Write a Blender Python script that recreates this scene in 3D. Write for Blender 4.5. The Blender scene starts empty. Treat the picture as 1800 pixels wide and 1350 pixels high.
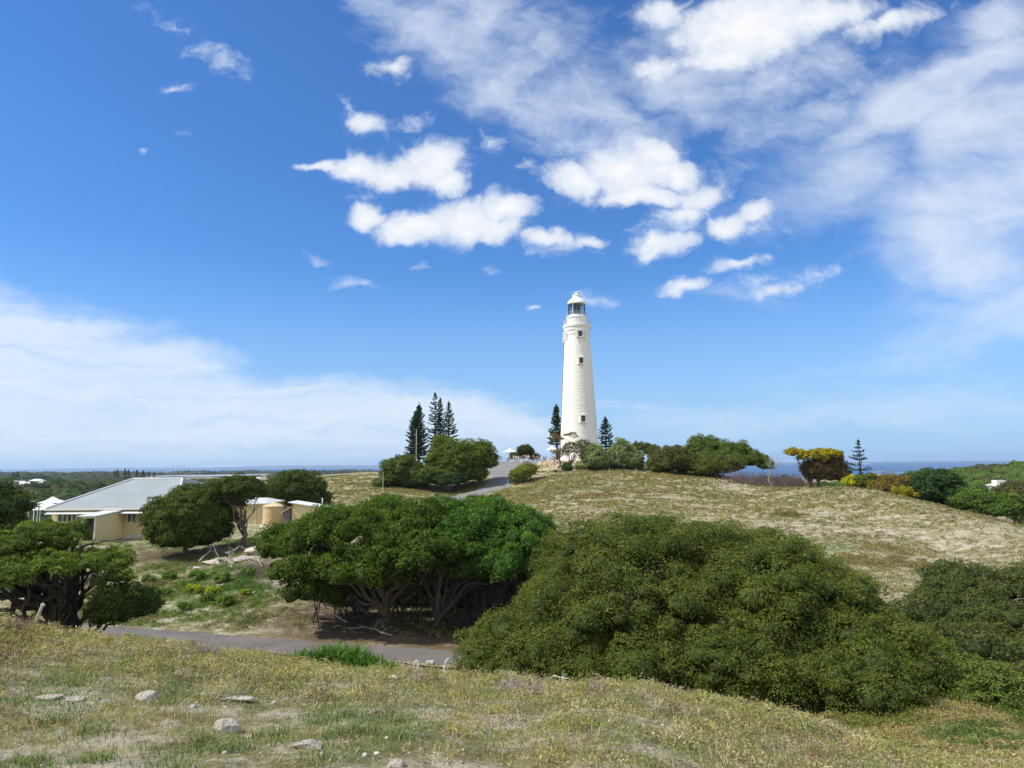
import bpy, math, random
import numpy as np
from mathutils import Matrix, Vector, Euler
rng = np.random.default_rng(7); random.seed(7)
R = math.radians
S = bpy.context.scene
COL = S.collection

# ------------------------------------------------------------------ camera
PITCH, ROLL, F = R(6.73), R(-0.54), 1200.0
cam = bpy.data.cameras.new('camera'); cam.lens = 24; cam.sensor_width = 36
cam.clip_start = 0.1; cam.clip_end = 90000
camo = bpy.data.objects.new('camera', cam); COL.objects.link(camo)
CM = Matrix.Rotation(math.pi/2+PITCH, 4, 'X') @ Matrix.Rotation(ROLL, 4, 'Z')
camo.matrix_world = CM
S.camera = camo
CM3 = np.array(CM.to_3x3())
# ------------------------------------------------------------------ light
SUN_EL, SUN_LEFT = R(50), R(104)          # elevation; angle to the left of the view direction (+Y)
sd = Vector((-math.sin(SUN_LEFT)*math.cos(SUN_EL), math.cos(SUN_LEFT)*math.cos(SUN_EL), math.sin(SUN_EL)))
sl = bpy.data.lights.new('sun', 'SUN'); sl.energy = 4.7; sl.angle = R(0.55); sl.color = (1, .953, .86)
so = bpy.data.objects.new('sun', sl); COL.objects.link(so)
so.rotation_euler = sd.to_track_quat('Z', 'Y').to_euler()
S.view_settings.view_transform = 'Standard'; S.view_settings.look = 'None'
S.view_settings.exposure = 0.12; S.view_settings.gamma = 1
S.cycles.max_bounces = 6; S.cycles.diffuse_bounces = 3; S.cycles.transparent_max_bounces = 6
S.cycles.glossy_bounces = 3; S.cycles.transmission_bounces = 4
S.cycles.volume_bounces = 1
S.cycles.use_denoising = True

# pixel of the 1800x1350 photo -> direction / point
def ray(px, py):
    d = CM3 @ np.array([(px-900)/F, (675-py)/F, -1.0])
    return d/d[1]
def P(px, py, Y): return ray(px, py)*Y

# ------------------------------------------------------------------ world: sky with clouds
W = bpy.data.worlds.new('World'); S.world = W; W.use_nodes = True
nt = W.node_tree; N = nt.nodes; L = nt.links; N.clear()
out = N.new('ShaderNodeOutputWorld'); bg = N.new('ShaderNodeBackground')
sky = N.new('ShaderNodeTexSky'); sky.sky_type = 'NISHITA'; sky.sun_disc = False
sky.sun_elevation = SUN_EL; sky.sun_rotation = -SUN_LEFT
sky.air_density = 1.0; sky.dust_density = 0.1; sky.ozone_density = 2.0; sky.altitude = 50
bg.inputs['Strength'].default_value = 0.112
def nd(tree, t, **k):
    n = tree.nodes.new(t)
    for a, b in k.items(): setattr(n, a, b)
    return n
def M(op, a, b=None, c=None, clamp=False):
    n = nd(nt, 'ShaderNodeMath', operation=op, use_clamp=clamp)
    for i, v in enumerate((a, b, c)):
        if v is None: continue
        if isinstance(v, (int, float)): n.inputs[i].default_value = v
        else: L.new(v, n.inputs[i])
    return n.outputs[0]
def sstep(v, lo, hi):
    n = nd(nt, 'ShaderNodeMapRange', interpolation_type='SMOOTHSTEP')
    L.new(v, n.inputs[0]); n.inputs[1].default_value = lo; n.inputs[2].default_value = hi
    return n.outputs[0]
tc = N.new('ShaderNodeTexCoord'); sp = N.new('ShaderNodeSeparateXYZ'); L.new(tc.outputs['Generated'], sp.inputs[0])
fy = M('MAXIMUM', sp.outputs[1], 0.05)
u = M('DIVIDE', sp.outputs[0], fy); v = M('DIVIDE', sp.outputs[2], fy)
uv = N.new('ShaderNodeCombineXYZ'); L.new(u, uv.inputs[0]); L.new(v, uv.inputs[1])
def noise(vec, scale, detail=6, rough=.55, stretch=None, off=(0, 0, 0), rot=0, dist=0):
    mp = nd(nt, 'ShaderNodeMapping'); L.new(vec, mp.inputs[0])
    mp.inputs['Location'].default_value = off
    mp.inputs['Rotation'].default_value = (0, 0, rot)
    if stretch: mp.inputs['Scale'].default_value = stretch
    n = nd(nt, 'ShaderNodeTexNoise'); L.new(mp.outputs[0], n.inputs['Vector'])
    n.inputs['Scale'].default_value = scale; n.inputs['Detail'].default_value = detail
    n.inputs['Roughness'].default_value = rough; n.inputs['Distortion'].default_value = dist
    return n
def vmath(op, a, b):
    n = nd(nt, 'ShaderNodeVectorMath', operation=op)
    for i, q in enumerate((a, b)):
        if isinstance(q, tuple): n.inputs[i].default_value = q
        else: L.new(q, n.inputs[i])
    return n.outputs[0]
wn = noise(uv.outputs[0], 9, 4)
warp = vmath('MULTIPLY', vmath('SUBTRACT', wn.outputs['Color'], (.5, .5, .5)), (.075, .05, 0))
wn2 = noise(uv.outputs[0], 34, 4, off=(3, 1, 0))
warp2 = vmath('MULTIPLY', vmath('SUBTRACT', wn2.outputs['Color'], (.5, .5, .5)), (.022, .018, 0))
wuv = vmath('ADD', vmath('ADD', uv.outputs[0], warp), warp2)
def blob(px, py, rx, ry, rot=0.0, amp=1.0, src=None):
    """soft ellipse fixed to a direction of the sky; 1 at its centre, 0 at its rim, below 0 outside"""
    c = ray(px, py)
    n = nd(nt, 'ShaderNodeMapping', vector_type='TEXTURE'); L.new(src or wuv, n.inputs[0])
    n.inputs['Location'].default_value = (c[0], c[2], 0)
    n.inputs['Rotation'].default_value = (0, 0, R(rot))
    n.inputs['Scale'].default_value = (rx/F*1.02, ry/F*1.02, 1)
    l = nd(nt, 'ShaderNodeVectorMath', operation='LENGTH'); L.new(n.outputs[0], l.inputs[0])
    return M('MULTIPLY', M('SUBTRACT', 1.0, l.outputs['Value']), amp)
def vmax(lst):
    r = lst[0]
    for q in lst[1:]: r = M('MAXIMUM', r, q)
    return r
CHAIN = [None]
def blobs(lst):
    # evaluated a few at a time, each group waiting for the one before
    r = None
    for k in range(0, len(lst), 5):
        src = wuv
        if CHAIN[0] is not None:
            n = nd(nt, 'ShaderNodeVectorMath', operation='MULTIPLY_ADD'); L.new(CHAIN[0], n.inputs[0]); n.inputs[1].default_value = (1e-7, 1e-7, 1e-7); L.new(wuv, n.inputs[2]); src = n.outputs[0]
        for q in lst[k:k+5]:
            b = blob(*q, src=src); r = b if r is None else M('MAXIMUM', r, b)
        CHAIN[0] = r
    return r
# cumulus
cum = blobs([
    (760, 288, 66, 50), (690, 304, 70, 36), (625, 296, 62, 28), (560, 292, 48, 13, -8, .8), (795, 316, 40, 28),
    (650, 378, 44, 27), (735, 398, 90, 34), (815, 385, 80, 42), (890, 368, 56, 30), (870, 398, 60, 26), (960, 415, 46, 16, -5, .8), (1035, 420, 44, 12, 5, .55),
    (1010, 320, 72, 42, -10), (1100, 300, 92, 60), (1150, 268, 56, 34), (1180, 300, 50, 38), (1120, 340, 80, 26),
    (1215, 345, 60, 30, 20, .7), (1190, 375, 50, 22, 0, .6), (1275, 395, 52, 24, 10, .85), (1330, 375, 50, 18, 5, .8), (1165, 428, 62, 22, 12, .75), (1150, 445, 40, 13, 20, .6),
    (640, 215, 36, 24, -10, .6), (690, 116, 50, 18, 12, .5), (1195, 506, 44, 15, 4, .65), (1300, 464, 50, 14, 10, .5), (1362, 514, 44, 13, 12, .4),
    (1160, 118, 52, 26, 20, .6), (1170, 20, 60, 34, 10, .7), (1310, 50, 150, 75, 8, 1.25), (1260, 100, 80, 34, 0, 1.0), (1440, 30, 130, 42, 12, .9), (1560, 40, 90, 26, 18, .5)])
wsp = blobs([
    (380, 105, 100, 34, -28, .9), (300, 45, 90, 30, -35, .55), (310, 155, 55, 18, -5, .8), (612, 188, 34, 14, -45, .9), (862, 255, 28, 36, 30, 1.0), (925, 292, 36, 20, 15, .9),
    (860, 480, 30, 16, -20, .9), (620, 494, 60, 18, -8, .9), (745, 470, 34, 11, 0, .7), (935, 538, 22, 10, 10, 1.1), (1050, 523, 56, 20, -5, .9), (558, 455, 40, 14, -20, .6),
    (1420, 480, 110, 26, 12, .8), (800, 250, 40, 26, 0, .7), (725, 210, 60, 24, 10, .8), (640, 345, 50, 14, 0, .5), (1240, 330, 80, 60, 10, .9), (1330, 400, 110, 40, 8, .8), (985, 430, 110, 26, 0, .8), (1330, 500, 120, 26, 12, .7), (1180, 400, 90, 30, 10, .8), (690, 120, 80, 34, 10, .7), (255, 268, 16, 8, 0, .7), (320, 235, 30, 10, 0, .5)])
fine = noise(uv.outputs[0], 24, 8, .62)
dens = M('ADD', cum, M('MULTIPLY', M('SUBTRACT', fine.outputs['Fac'], .5), 1.15))
cumA = sstep(dens, -.08, .50)
wfine = noise(wuv, 30, 8, .66, stretch=(1, 1.6, 1), rot=R(-12), off=(8, 3, 0))
wspA = M('MULTIPLY', sstep(M('ADD', wsp, M('MULTIPLY', M('SUBTRACT', wfine.outputs['Fac'], .5), 2.1)), .12, 1.35), .74)
# high thin sheets
def streak(bl, stretch, rot, sc, lo, hi, gain, off=(0, 0, 0)):
    b = blobs(bl)
    n = noise(wuv, sc, 8, .62, stretch=stretch, rot=R(rot), off=off, dist=.15)
    d = M('ADD', M('MULTIPLY', M('MINIMUM', b, .55), 1.0), M('MULTIPLY', M('SUBTRACT', n.outputs['Fac'], .5), 1.45))
    return M('MULTIPLY', sstep(d, lo, hi), gain)
s1 = streak([(850, 60, 290, 160, -25), (960, 170, 240, 110, -15), (1060, 230, 190, 80, -5), (1300, 110, 330, 150, 10), (700, 30, 160, 60, -30, .8), (1450, 200, 330, 80, 20, .55)],
            (1, 1.5, 1), 25, 11, -.06, .98, .72)
s2 = streak([(1760, 270, 200, 190, 30, 1.5), (1640, 160, 300, 60, 28, 1.0), (1690, 420, 190, 130, -40, .9), (1780, 540, 230, 70, 10, .6), (1750, 40, 120, 60, 10, .8), (1500, 290, 210, 90, 25, .45)],
            (1, 2.2, 1), -28, 5, -.22, .85, .80, (2, 0, 0))
s4 = streak([(1560, 720, 460, 70, 2, .8), (1250, 740, 340, 60, 0, .7), (1650, 610, 260, 60, 14, .6), (1080, 715, 130, 14, 0, .9), (1300, 525, 120, 18, -8, .5)],
            (1, 5, 1), 4, 5, .0, 1.0, .45, (5, 0, 0))
# low bank on the left: top edge falls from (0,510) to (950,700)
bk = blobs([(-40, 900, 700, 385, -4, 1.0), (560, 900, 680, 240, -3, 1.0), (-500, 800, 700, 420, 0, 1.0)])
bn = noise(wuv, 4.5, 9, .6, stretch=(1, 8, 1), rot=R(9), off=(1, 4, 0), dist=.5)
bd = M('ADD', M('MINIMUM', M('MULTIPLY', bk, 5.0), .70), M('MULTIPLY', M('SUBTRACT', bn.outputs['Fac'], .5), 1.15))
s3 = M('MULTIPLY', sstep(bd, -.05, .95), .84)
veil = noise(wuv, 15, 8, .68, off=(7, 2, 0), dist=.8)
halo = M('MULTIPLY', sstep(M('ADD', M('ADD', cum, .28), M('MULTIPLY', M('SUBTRACT', veil.outputs['Fac'], .5), 2.4)), .05, 1.0), .62)
thin = vmax([s1, s2, s3, s4, halo, wspA])
lowfade = sstep(v, -.01, .05)
thin = M('MULTIPLY', thin, M('ADD', M('MULTIPLY', lowfade, .55), .45))
front = M('GREATER_THAN', sp.outputs[1], 0.05)
thin = M('MULTIPLY', thin, front); cumA = M('MULTIPLY', cumA, front)
# sky colour, deepened a little
hs = nd(nt, 'ShaderNodeHueSaturation'); L.new(sky.outputs[0], hs.inputs['Color'])
hs.inputs['Saturation'].default_value = 1.05; hs.inputs['Value'].default_value = 1.0
tm = nd(nt, 'ShaderNodeMix', data_type='RGBA', blend_type='MULTIPLY'); tm.inputs[0].default_value = 1
L.new(hs.outputs[0], tm.inputs[6]); tm.inputs[7].default_value = (.53, .92, 1.36, 1); hs = tm
def cmix(f, a, b):
    n = nd(nt, 'ShaderNodeMix', data_type='RGBA'); L.new(f, n.inputs[0])
    for i, q in ((6, a), (7, b)):
        if isinstance(q, tuple): n.inputs[i].default_value = q+(1,)
        else: L.new(q, n.inputs[i])
    return n.outputs[2]
K = 8.6
hzf = M('MULTIPLY', M('SUBTRACT', 1.0, sstep(M('ABSOLUTE', sp.outputs[2]), .0, .30)), .80)
hsky = cmix(hzf, hs.outputs[2], (K*.36, K*.565, K*.85))
c1 = cmix(thin, hsky, (K*.78, K*.86, K*.97))
shade = sstep(M('ADD', dens, M('MULTIPLY', M('SUBTRACT', wn2.outputs['Fac'], .5), 1.5)), .10, 1.25)
ccol = cmix(shade, (K*.74, K*.80, K*.90), (K*.955, K*.955, K*.965))
c2 = cmix(M('MULTIPLY', cumA, .95), c1, ccol)
zz_ = M('ADD', M('MAXIMUM', sp.outputs[2], 0.0), .25); bx = N.new('ShaderNodeCombineXYZ'); L.new(M('DIVIDE', sp.outputs[0], zz_), bx.inputs[0]); L.new(M('DIVIDE', sp.outputs[1], zz_), bx.inputs[1])
bn2 = noise(bx.outputs[0], 1.6, 6, .6, off=(3, 5, 0))
back = M('MULTIPLY', sstep(bn2.outputs['Fac'], .38, .58), sstep(sp.outputs[1], .25, -.15))  # cloud cover added out of view behind the camera, as white fill light
c2 = cmix(back, c2, (K*1.10, K*1.08, K*1.02))
L.new(c2, bg.inputs['Color']); L.new(bg.outputs[0], out.inputs[0])

# ================================================================== helpers
def hsh(ix, iy, s=0):
    h = (ix.astype(np.int64)*374761393 + iy.astype(np.int64)*668265263 + s*1442695041) & 0xffffffff
    h = ((h ^ (h >> 13))*1274126177) & 0xffffffff
    return ((h ^ (h >> 16)) & 0xffff)/65535.0
def vnoise(x, y, s=0):
    ix = np.floor(x); iy = np.floor(y); fx = x-ix; fy_ = y-iy
    fx = fx*fx*(3-2*fx); fy_ = fy_*fy_*(3-2*fy_)
    a = hsh(ix, iy, s); b = hsh(ix+1, iy, s); c = hsh(ix, iy+1, s); d = hsh(ix+1, iy+1, s)
    return (a*(1-fx)+b*fx)*(1-fy_)+(c*(1-fx)+d*fx)*fy_
def fbm(x, y, sc, oct=4, s=0):
    x = np.asarray(x, float)/sc; y = np.asarray(y, float)/sc
    t = 0; a = .5; n = 0
    for o in range(oct):
        t = t+a*vnoise(x+17.3*o, y-9.1*o, s+o); n += a; a *= .5; x = x*2.03; y = y*2.03
    return t/n
def ss(x, a, b):
    t = np.clip((np.asarray(x, float)-a)/(b-a), 0, 1); return t*t*(3-2*t)

def tag(o, label=None, cat=None, group=None, kind=None):
    if label: o['label'] = label
    if cat: o['category'] = cat
    if group: o['group'] = group
    if kind: o['kind'] = kind
    return o
def thing(name, label, cat, loc=(0, 0, 0), group=None, rz=0):
    o = bpy.data.objects.new(name, None); COL.objects.link(o)
    o.location = loc; o.rotation_euler = (0, 0, rz); o.empty_display_size = .3
    return tag(o, label, cat, group)
def obj(name, me, mat=None, parent=None, smooth=False):
    o = bpy.data.objects.new(name, me); COL.objects.link(o)
    if mat: me.materials.append(mat)
    if parent: o.parent = parent
    if smooth: me.polygons.foreach_set('use_smooth', [True]*len(me.polygons))
    return o
def npmesh(name, V, faces, cols=None, smooth=False):
    """V (n,3); faces: list of int arrays (k,m) of equal m each; cols (n,3) tint per vertex"""
    me = bpy.data.meshes.new(name)
    V = np.asarray(V, np.float32)
    loops = np.concatenate([f.reshape(-1) for f in faces]).astype(np.int32)
    cnt = np.concatenate([np.full(len(f), f.shape[1]) for f in faces])
    st = np.concatenate([[0], np.cumsum(cnt)[:-1]]).astype(np.int32)
    me.vertices.add(len(V)); me.vertices.foreach_set('co', V.reshape(-1))
    me.loops.add(len(loops)); me.loops.foreach_set('vertex_index', loops)
    me.polygons.add(len(cnt)); me.polygons.foreach_set('loop_start', st)
    me.update(calc_edges=True); me.validate()
    if cols is not None:
        a = me.color_attributes.new('tint', 'FLOAT_COLOR', 'POINT')
        c = np.ones((len(V), 4), np.float32); c[:, :3] = cols
        a.data.foreach_set('color', c.reshape(-1))
    if smooth: me.polygons.foreach_set('use_smooth', np.ones(len(cnt), bool))
    return me
class MB:
    """collects simple solids into one mesh"""
    def __init__(s): s.v = []; s.f = []
    def add(s, V, Fc):
        b = len(s.v); s.v += [tuple(map(float, q)) for q in V]; s.f += [[i+b for i in f] for f in Fc]; return s
    def box(s, c, d, rz=0, bev=0):
        cx, cy, cz = c; x, y, z = d[0]/2, d[1]/2, d[2]/2
        ca, sa = math.cos(rz), math.sin(rz)
        V = [(cx+i*x*ca-j*y*sa, cy+i*x*sa+j*y*ca, cz+k*z) for k in (-1, 1) for i, j in ((-1, -1), (1, -1), (1, 1), (-1, 1))]
        return s.add(V, [(3, 2, 1, 0), (4, 5, 6, 7), (0, 1, 5, 4), (1, 2, 6, 5), (2, 3, 7, 6), (3, 0, 4, 7)])
    def prism(s, poly, z0, z1):      # poly in xy (ccw)
        n = len(poly); V = [(x, y, z0) for x, y in poly]+[(x, y, z1) for x, y in poly]
        return s.add(V, [tuple(range(n))[::-1], tuple(range(n, 2*n))]+[(i, (i+1) % n, n+(i+1) % n, n+i) for i in range(n)])
    def slab(s, quad, t):            # thick quad, thickness downwards
        a = [Vector(q) for q in quad]; n = (a[1]-a[0]).cross(a[2]-a[0]).normalized()
        if n.z < 0: n = -n
        b = [q-n*t for q in a]; m = len(a)
        return s.add([*a, *b], [tuple(range(m)), tuple(range(m, 2*m))[::-1]]+[(i, m+i, m+(i+1) % m, (i+1) % m) for i in range(m)])
    def tube(s, pts, rad, n=8, cap=True):
        V, Fc = tube(pts, rad, n)
        Fc = [tuple(f) for f in Fc]
        if cap: Fc += [tuple(range(n))[::-1], tuple(range(len(V)-n, len(V)))]
        return s.add(V, Fc)
    def lathe(s, prof, c=(0, 0, 0), n=32):
        V = [(c[0]+r*math.cos(2*math.pi*i/n), c[1]+r*math.sin(2*math.pi*i/n), c[2]+z) for r, z in prof for i in range(n)]
        Fc = [(j*n+i, j*n+(i+1) % n, (j+1)*n+(i+1) % n, (j+1)*n+i) for j in range(len(prof)-1) for i in range(n)]
        Fc += [tuple(range(n))[::-1], tuple(range((len(prof)-1)*n, len(prof)*n))]
        return s.add(V, Fc)
    def build(s, name, mat, parent=None, smooth=False):
        me = bpy.data.meshes.new(name); me.from_pydata(s.v, [], s.f); me.update()
        return obj(name, me, mat, parent, smooth)
def tube(pts, rad, n=6):
    pts = np.asarray(pts, float); k = len(pts)
    if np.isscalar(rad): rad = [rad]*k
    T = np.gradient(pts, axis=0); T /= np.linalg.norm(T, axis=1)[:, None]+1e-9
    ref = np.array([0.31, 0.2, 1.0]); 
    if abs(T[:, 2]).mean() > .85: ref = np.array([1.0, .2, 0])
    A = np.cross(T, ref); A /= np.linalg.norm(A, axis=1)[:, None]+1e-9; B = np.cross(T, A)
    an = np.arange(n)*2*math.pi/n
    V = pts[:, None]+(A[:, None]*np.cos(an)[None, :, None]+B[:, None]*np.sin(an)[None, :, None])*np.asarray(rad)[:, None, None]
    i = np.arange(n); j = (i+1) % n
    Fc = np.concatenate([np.stack([r*n+i, r*n+j, (r+1)*n+j, (r+1)*n+i], 1) for r in range(k-1)])
    return V.reshape(-1, 3), Fc
def wob(a, b, k, amp, sag=0):
    """a wandering line from a to b"""
    t = np.linspace(0, 1, k)[:, None]; a = np.asarray(a, float); b = np.asarray(b, float)
    p = a*(1-t)+b*t
    n = rng.normal(0, 1, (k, 3)); n = (n+np.roll(n, 1, 0))*.7
    env = np.sin(t*math.pi)
    p = p+n*amp*env; p[:, 2] += sag*env[:, 0]
    return p
ICO = {}
def ico(sub):
    if sub not in ICO:
        import bmesh
        bm = bmesh.new(); bmesh.ops.create_icosphere(bm, subdivisions=sub, radius=1)
        ICO[sub] = (np.array([v.co[:] for v in bm.verts]), np.array([[v.index for v in f.verts] for f in bm.faces])); bm.free()
    return ICO[sub]

# ------------------------------------------------------------------ materials
def mat(name, color, rough=.8, var=.15, scale=4.0, bump=0.0, bscale=None, metal=0.0, spec=.3, color2=None, coord='Object'):
    m = bpy.data.materials.new(name); m.use_nodes = True
    t = m.node_tree; p = t.nodes['Principled BSDF']
    p.inputs['Roughness'].default_value = rough; p.inputs['Metallic'].default_value = metal
    p.inputs['Specular IOR Level'].default_value = spec
    tcx = t.nodes.new('ShaderNodeTexCoord')
    n = t.nodes.new('ShaderNodeTexNoise'); n.inputs['Scale'].default_value = scale; n.inputs['Detail'].default_value = 6
    t.links.new(tcx.outputs[coord], n.inputs['Vector'])
    cr = t.nodes.new('ShaderNodeValToRGB'); t.links.new(n.outputs['Fac'], cr.inputs[0])
    c = np.array(color); a = c*(1-var) if color2 is None else c; b = np.minimum(c*(1+var), 1) if color2 is None else np.array(color2)
    cr.color_ramp.elements[0].position = .3; cr.color_ramp.elements[1].position = .7
    cr.color_ramp.elements[0].color = (*a, 1); cr.color_ramp.elements[1].color = (*b, 1)
    t.links.new(cr.outputs[0], p.inputs['Base Color'])
    if bump:
        n2 = t.nodes.new('ShaderNodeTexNoise'); n2.inputs['Scale'].default_value = bscale or scale*4; n2.inputs['Detail'].default_value = 5
        t.links.new(tcx.outputs[coord], n2.inputs['Vector'])
        bp = t.nodes.new('ShaderNodeBump'); bp.inputs['Strength'].default_value = min(1, bump); bp.inputs['Distance'].default_value = .05
        t.links.new(n2.outputs['Fac'], bp.inputs['Height']); t.links.new(bp.outputs[0], p.inputs['Normal'])
    return m
def leafmat(name, transl=.25, rough=.6, spec=.25):
    m = bpy.data.materials.new(name); m.use_nodes = True
    t = m.node_tree; p = t.nodes['Principled BSDF']
    p.inputs['Roughness'].default_value = rough; p.inputs['Specular IOR Level'].default_value = spec
    a = t.nodes.new('ShaderNodeAttribute'); a.attribute_name = 'tint'
    t.links.new(a.outputs['Color'], p.inputs['Base Color'])
    if transl > 0:
        tr = t.nodes.new('ShaderNodeBsdfTranslucent'); mx = t.nodes.new('ShaderNodeMixShader')
        g = t.nodes.new('ShaderNodeMix'); g.data_type = 'RGBA'; g.blend_type = 'MULTIPLY'; g.inputs[0].default_value = 1
        t.links.new(a.outputs['Color'], g.inputs[6]); g.inputs[7].default_value = (1.5, 1.6, .9, 1)
        t.links.new(g.outputs[2], tr.inputs['Color'])
        mx.inputs[0].default_value = transl
        t.links.new(p.outputs[0], mx.inputs[1]); t.links.new(tr.outputs[0], mx.inputs[2])
        t.links.new(mx.outputs[0], t.nodes['Material Output'].inputs[0])
    return m
LEAF = leafmat('foliage', .25, .7, .12); GRASS = leafmat('grass_blades', .3, .7, .15); TINT = leafmat('tinted_surface', 0, .9, .1)
BARK = mat('grey_bark', (.13, .11, .09), .95, .35, 6, .6, 30)
DARKBARK = mat('dark_bark', (.055, .045, .038), .95, .35, 6, .6, 30)
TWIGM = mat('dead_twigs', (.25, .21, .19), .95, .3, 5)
WHITE = mat('white_paint', (.80, .80, .77), .6, .03, 3, .1)
WHITEM = mat('white_metal', (.78, .79, .80), .45, .03, 3)
DARKG = mat('dark_window', (.02, .022, .025), .15, .2, 2, spec=.6)

# ================================================================== terrain
CP = []
def cp(px, py, Y): p = P(px, py, Y); CP.append((p[0], p[1], p[2]))
def cz(px, Y, z): p = ray(px, 817)*Y; CP.append((p[0], Y, z))
for a in (-1.4, -.7, 0, .7, 1.4):
    for r in (.5, 3.5): CP.append((r*math.sin(a), r*math.cos(a), -1.65-.15*r*max(0, math.cos(a))-.06*r*a))
for q in [(0, 1350, 6.6), (450, 1350, 6.9), (900, 1350, 7.1), (1350, 1350, 8.6), (1800, 1350, 13.5), (2100, 1350, 14),
          (-200, 1092, 16), (0, 1108, 16.5), (230, 1137, 17.2), (400, 1158, 17.5), (510, 1176, 18), (700, 1190, 18), (900, 1201, 17.5), (1110, 1213, 16), (1250, 1235, 15), (1370, 1252, 14.5), (1480, 1292, 15.5),
          (1620, 1303, 20), (1800, 1308, 19.5), (2050, 1310, 20),
          (1000, 1235, 26.5), (1300, 1266, 25.5), (1550, 1266, 24.5), (1800, 1265, 24.5), (2050, 1265, 25),
          (830, 1180, 31), (750, 1174, 31.8), (620, 1162, 33), (500, 1151, 34), (400, 1143, 34.8), (230, 1128, 36), (0, 1115, 37), (-200, 1110, 37),
          (830, 1144, 35.6), (750, 1137, 36), (560, 1126, 37.4), (400, 1116, 38.6), (230, 1107, 40), (0, 1098, 41.5), (-200, 1092, 42),
          (1000, 1120, 38), (1250, 1110, 38), (1550, 1068, 42), (1620, 1125, 35), (1800, 1120, 36),
          (675, 1108, 39), (300, 1075, 44), (550, 1060, 44.5), (400, 1035, 48), (300, 990, 57), (430, 978, 57), (560, 990, 56),
          (230, 948, 69), (450, 938, 70), (80, 935, 71), (-100, 930, 72), (540, 915, 74),
          (1500, 1000, 57), (1800, 1050, 45.5), (1800, 985, 59), (1650, 965, 67), (1500, 950, 70), (1500, 900, 88), (1300, 900, 93), (1300, 870, 116), (1100, 860, 118), (1000, 905, 88), (1000, 855, 124), (900, 885, 108), (900, 940, 80), (1150, 930, 78), (700, 960, 68),
          (1300, 851, 130), (1480, 856, 108), (1550, 864, 101), (1650, 888, 90), (1740, 911, 82), (1800, 926, 77), (1950, 965, 68), (2050, 1020, 60),
          (1120, 830, 143), (1050, 829, 146), (990, 827, 149), (935, 846, 140), (893, 857, 136), (780, 877, 128), (700, 882, 122), (650, 855, 140), (600, 885, 112), (600, 850, 142), (800, 858, 143), (862, 836, 152), (850, 823, 165)]:
    cp(*q)
for q in [(1200, 140, -2.4), (800, 180, .4), (870, 180, .8), (930, 180, .9), (1018, 172, 1.0), (960, 164, .5), (1060, 165, .8), (1120, 165, .3), (900, 225, -1.5), (1018, 225, -1.5),
          (640, 180, -1.6), (580, 175, -2.2), (700, 190, -1.6), (480, 180, -3.4), (440, 150, -6.5), (520, 120, -6.6),
          (1200, 180, -1.5), (1350, 170, -5.5), (1480, 150, -8), (1600, 125, -11), (1700, 115, -14), (1800, 105, -15), (2050, 105, -18),
          (80, 110, -11), (-150, 110, -12), (300, 120, -10), (80, 180, -15), (300, 250, -17), (500, 300, -17), (650, 320, -13), (-150, 250, -17), (100, 500, -19), (-150, 700, -22), (300, 700, -24), (500, 700, -24),
          (900, 400, -13), (1100, 400, -16), (1300, 300, -15), (1500, 280, -17), (1700, 250, -19), (1950, 220, -22), (1560, 520, -28), (1700, 560, -12), (1800, 600, -12), (1950, 600, -10), (1850, 1200, -30),
          (100, 1600, -29), (-150, 1600, -29), (400, 1600, -32), (700, 1500, -30), (900, 1300, -34), (1300, 1300, -38), (1560, 1500, -40.5), (1700, 1700, -42),
          (-150, 3200, -34), (100, 3200, -34), (400, 3200, -36), (700, 3000, -37), (900, 2800, -42), (1300, 2400, -45), (1700, 2400, -46), (2000, 2400, -46),
          (-150, 5200, -50), (300, 5200, -50), (700, 5200, -50), (1200, 5200, -55), (2000, 5200, -55)]:
    cz(*q)
CP = np.array(CP)
def qco(x, y):
    r = np.hypot(x, y); th = np.arctan2(x, y); return np.clip(th, -1.45, 1.45)*3.0, np.log(r+4)
cq = np.stack(qco(CP[:, 0], CP[:, 1]), 1)
def phi(d2): return .5*d2*np.log(d2+1e-12)
n_ = len(CP)
A_ = np.zeros((n_+3, n_+3)); D2 = ((cq[:, None]-cq[None])**2).sum(2)
A_[:n_, :n_] = phi(D2)+np.eye(n_)*2e-3
A_[:n_, n_] = 1; A_[:n_, n_+1:] = cq; A_[n_:, :n_] = A_[:n_, n_:].T
# heights solved relative to a smooth scale so that near points keep centimetres
wgt = 1.0
sol = np.linalg.solve(A_, np.concatenate([CP[:, 2], np.zeros(3)]))
def tps(a, b):
    o = np.empty(a.shape); af = a.reshape(-1); bf = b.reshape(-1); of = o.reshape(-1)
    for i in range(0, len(af), 20000):
        s_ = slice(i, i+20000)
        d = (af[s_, None]-cq[None, :, 0])**2+(bf[s_, None]-cq[None, :, 1])**2
        of[s_] = phi(d)@sol[:n_]+sol[n_]+af[s_]*sol[n_+1]+bf[s_]*sol[n_+2]
    return of.reshape(a.shape)
def zsm(x, y):
    """smooth terrain"""
    x = np.atleast_1d(np.asarray(x, float)); y = np.atleast_1d(np.asarray(y, float))
    a, b = qco(x, y); z = tps(a, b)
    th = np.abs(np.arctan2(x, y)); m = ss(th, 1.2, 2.2)
    if m.max() > 0:
        k = m > 0
        za = tps(np.full(k.sum(), -3.6), b[k]); zb = tps(np.full(k.sum(), 3.6), b[k])
        z[k] = z[k]*(1-m[k])+(za+zb)/2*m[k]
    return z
ROAD = np.array([P(*q)[:2] for q in [(-260, 1101, 39.5), (-120, 1103, 39.3), (0, 1106, 39.2), (230, 1117, 38), (400, 1128, 36.7), (560, 1142, 35.4), (750, 1155, 33.9), (830, 1161, 33.2), (930, 1175, 31.6), (1010, 1195, 29.6)]])
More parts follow.
